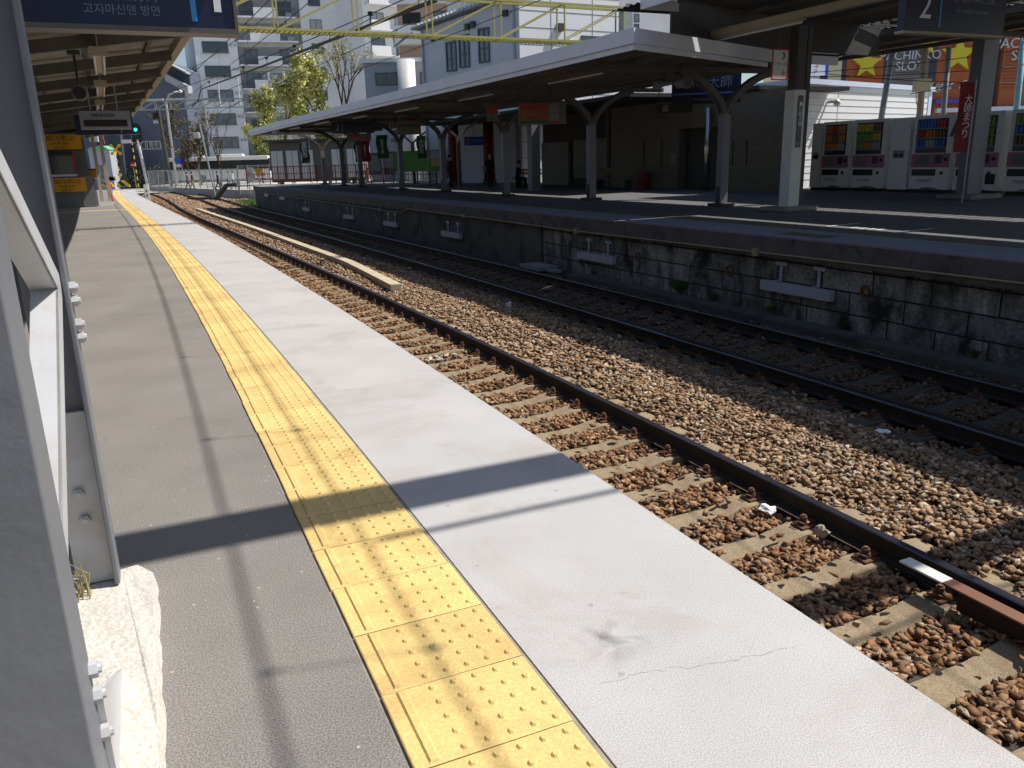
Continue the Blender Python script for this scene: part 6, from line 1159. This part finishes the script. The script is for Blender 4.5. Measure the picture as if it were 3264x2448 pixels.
def vpole(u0,v0,u1,v1,Y,r,mt,lab,extra=None):
    A=px(u1,v1,Y);B=px(u0,v0,Y); o=thing('utility_pole',lab,'utility pole',None,None,loc=Vector((A.x,A.y,0)),rot=0); b=MB(); b.tube([(0,0,-1),(0,0,A.z),(B.x-A.x,0,B.z)],[r,r,r],10); b.build('pole',mt,o,smooth=True); return o,A,B
vpole(2845,160,2810,370,29.5,.10,m_galv,'grey steel pole in front of the white shed'); o,A_,B_=vpole(2948,150,2932,365,29,.11,m_beige,'beige pole carrying a cream junction box'); b=MB(); z=px(2927,295,29).z; b.box(-.42,.12,-.35,-.12,z,z+.42); b.build('junction_box',mat('junction_cream','#d3c69f',.6,.06,2),o,bevel=.02); b=MB()
for i in range(4): b.tube([(-.3+i*.08,-.2,z),(-.25+i*.06,-.15,z-.25),(-.12+i*.04,-.1,z-.6)],.016,5)
b.build('cables',m_beige,o); vpole(3025,150,3007,362,29,.085,m_gsteel,'slim grey pole in front of the large yellow star'); vpole(3264,128,3240,345,29,.10,mat('pale_blue_steel','#7fb4c4',.5,.06,3),'pale blue pole at the right edge of the picture')
for i,(u0,v0,u1,v1) in enumerate(((2560,232,3300,150),(2560,245,3300,205),(2640,236,3300,262),(2900,300,3300,190))): loose_wire('service_wire',('upper','second','third','lowest')[i]+' service wire in front of the orange hall',(px(u0,v0,28),px(u1,v1,27),.1),.012)
# ------------------------------------------------------------------ trees
m_bark=mat('bark','#4a3d31',.9,.25,4,.4,20)
def tree(lab,u,Y,H,spread,leafcols,nleaf,lsize,seed,name='tree',group=None,bare=False,trunk=.2,depth=4,low=.25):
    rnd=random.Random(seed); o=thing(name,lab,'tree',None,None,loc=at_ground(u,Y),rot=0,group=group); b=MB(); tips=[]
    def grow(p,d,L,r,k):
        q=p+d*L*.5+Vector((rnd.uniform(-.06,.06),rnd.uniform(-.06,.06),0))*L; e=q+(d+Vector((rnd.uniform(-.2,.2),rnd.uniform(-.2,.2),.08))).normalized()*L*.5
        b.tube([p,q,e],[r,r*.8,r*.62],6 if k>1 else 4,caps=False)
        if k<=2: tips.append((q,L)); tips.append((e,L))
        if k==0: return
        for i in range(rnd.choice((2,3,3))):
            a=rnd.uniform(0,2*PI); sp=rnd.uniform(.35,.8)*spread; dd=(d+Vector((math.cos(a)*sp,math.sin(a)*sp,rnd.uniform(-.05,.25)))).normalized(); grow(q if rnd.random()<.35 else e,dd,L*rnd.uniform(.62,.82),r*.58,k-1)
    t0=Vector((0,0,0)); grow(t0,Vector((rnd.uniform(-.05,.05),0,1)),H*low,trunk,depth); b.build('trunk',m_bark,o)
    for ci,(col,fr) in enumerate(leafcols):
        c=MB()
        for _ in range(int(nleaf*fr)):
            p,L=rnd.choice(tips); p=p+Vector((rnd.gauss(0,.35),rnd.gauss(0,.35),rnd.gauss(0,.3)))*L*.55; a=Vector((rnd.uniform(-1,1),rnd.uniform(-1,1),rnd.uniform(-1,1))).normalized(); w=a.cross(Vector((rnd.uniform(-1,1),rnd.uniform(-1,1),rnd.uniform(-1,1)))).normalized(); s=lsize*rnd.uniform(.6,1.4)
            c.add([p-a*s,p+w*s*.5,p+a*s,p-w*s*.5],[(0,1,2,3)])
        c.build('foliage',mat('leaf_'+col,col,.6,.35,1.5),o)
    return o
tree('bushy tree with fresh yellow-green leaves in front of the apartment block',900,90,17.5,.85,(('#c2c17c',.55),('#a8a95c',.33),('#7a8040',.12)),15000,.145,5,trunk=.24,low=.27)
tree('smaller olive green tree partly hidden behind the long canopy',1056,88,11.5,.85,(('#8a8d33',.5),('#6c7430',.5)),3600,.17,9,low=.3)
tree('tall nearly bare tree with thin upright branches right of the yellow-green tree',1112,92,20,.62,(('#a8a060',1),),1600,.10,14,trunk=.3,low=.25,depth=5)
tree('bare brown tree in front of the slate building, right of the street lamp',642,96,11.5,.9,(('#55492f',.6),('#6b6338',.4)),2600,.11,21,low=.24,depth=5); tree('second bare brown tree beside the sunlit wall strip',618,100,12,.85,(('#4f452e',.6),('#5f5a35',.4)),2400,.11,22,low=.26,depth=5); tree('slim bare tree in front of the pale apartment block, left of the canopy tip',702,90,11,.5,(('#6b5f45',1),),300,.08,23,low=.3,depth=4,trunk=.12); tree('low leafy tree right beside the pale apartment wall above the bus',830,108,8.5,.9,(('#87924a',.6),('#656f3a',.4)),1800,.15,24,low=.26)
def bush(lab,u,Y,r,h,col,n,seed):
    rnd=random.Random(seed); o=thing('bush',lab,'bush',None,None,loc=at_ground(u,Y),rot=0); c=MB()
    for _ in range(n):
        a=rnd.uniform(0,2*PI); q=rnd.random()**.5; p=Vector((math.cos(a)*q*r,math.sin(a)*q*r,h*rnd.random()*(1-q*q*.6))); v=Vector((rnd.uniform(-1,1),rnd.uniform(-1,1),rnd.uniform(-1,1))).normalized(); w=v.cross(Vector((rnd.uniform(-1,1),rnd.uniform(-1,1),rnd.uniform(-1,1)))).normalized(); c.add([p-v*.12,p+w*.06,p+v*.12,p-w*.06],[(0,1,2,3)])
    c.build('foliage',mat('leaf_'+col,col,.7,.35,1.5),o); b=MB()
    for i in range(4): b.tube([(0,0,0),(rnd.uniform(-.5,.5)*r,rnd.uniform(-.5,.5)*r,h*.7)],[.04,.015],5)
    b.build('stem',m_bark,o)
bush('dark round bush left of the railway signal mast, against the slate building',440,115,2.0,3.4,'#2f3a26',1500,31); bush('dark round bush right of the railway signal, against the slate building',506,115,1.6,3.6,'#2b3524',1200,32); bush('dark reddish hedge behind the striped guards',345,115,1.9,2.6,'#3f2a28',1100,33); bush('dark bush behind the no-entry sign',405,115,1.4,2.4,'#252e24',800,34)
o=thing('blue_car','small blue car waiting beyond the level crossing','car',None,None,loc=at_ground(310,113,-.9),rot=-1.2); b=MB(); b.prism([(-1.9,.3),(1.9,.3),(1.95,.8),(1.2,.9),(.7,1.45),(-1.1,1.45),(-1.75,.95),(-1.95,.8)],-.8,.8,Matrix.Rotation(PI/2,4,'X')); b.build('body',mat('car_blue','#4a5f86',.3,.05,2),o,bevel=.05); b=MB(); b.prism([(1.08,.95),(.68,1.38),(-1.05,1.38),(-1.5,.97)],-.81,.81,Matrix.Rotation(PI/2,4,'X')); b.build('window',m_glass,o)
for x in (-1.2,1.2):
    for y in (-.75,.75): b=MB(); b.tube([(x,y-.09,.32),(x,y+.09,.32)],.32,16); b.build('wheel',m_black,o)
far=thing('long_building','low far building closing the street beyond the crossing','building',None,None,loc=at_ground(-300,170),rot=0); b=MB(); b.box(0,45,0,6,0,9); b.build('wall',m_slate,far); b=MB(); b.box(-.2,45.2,-.2,6,9.01,9.4); b.build('roof',m_dsteel,far)
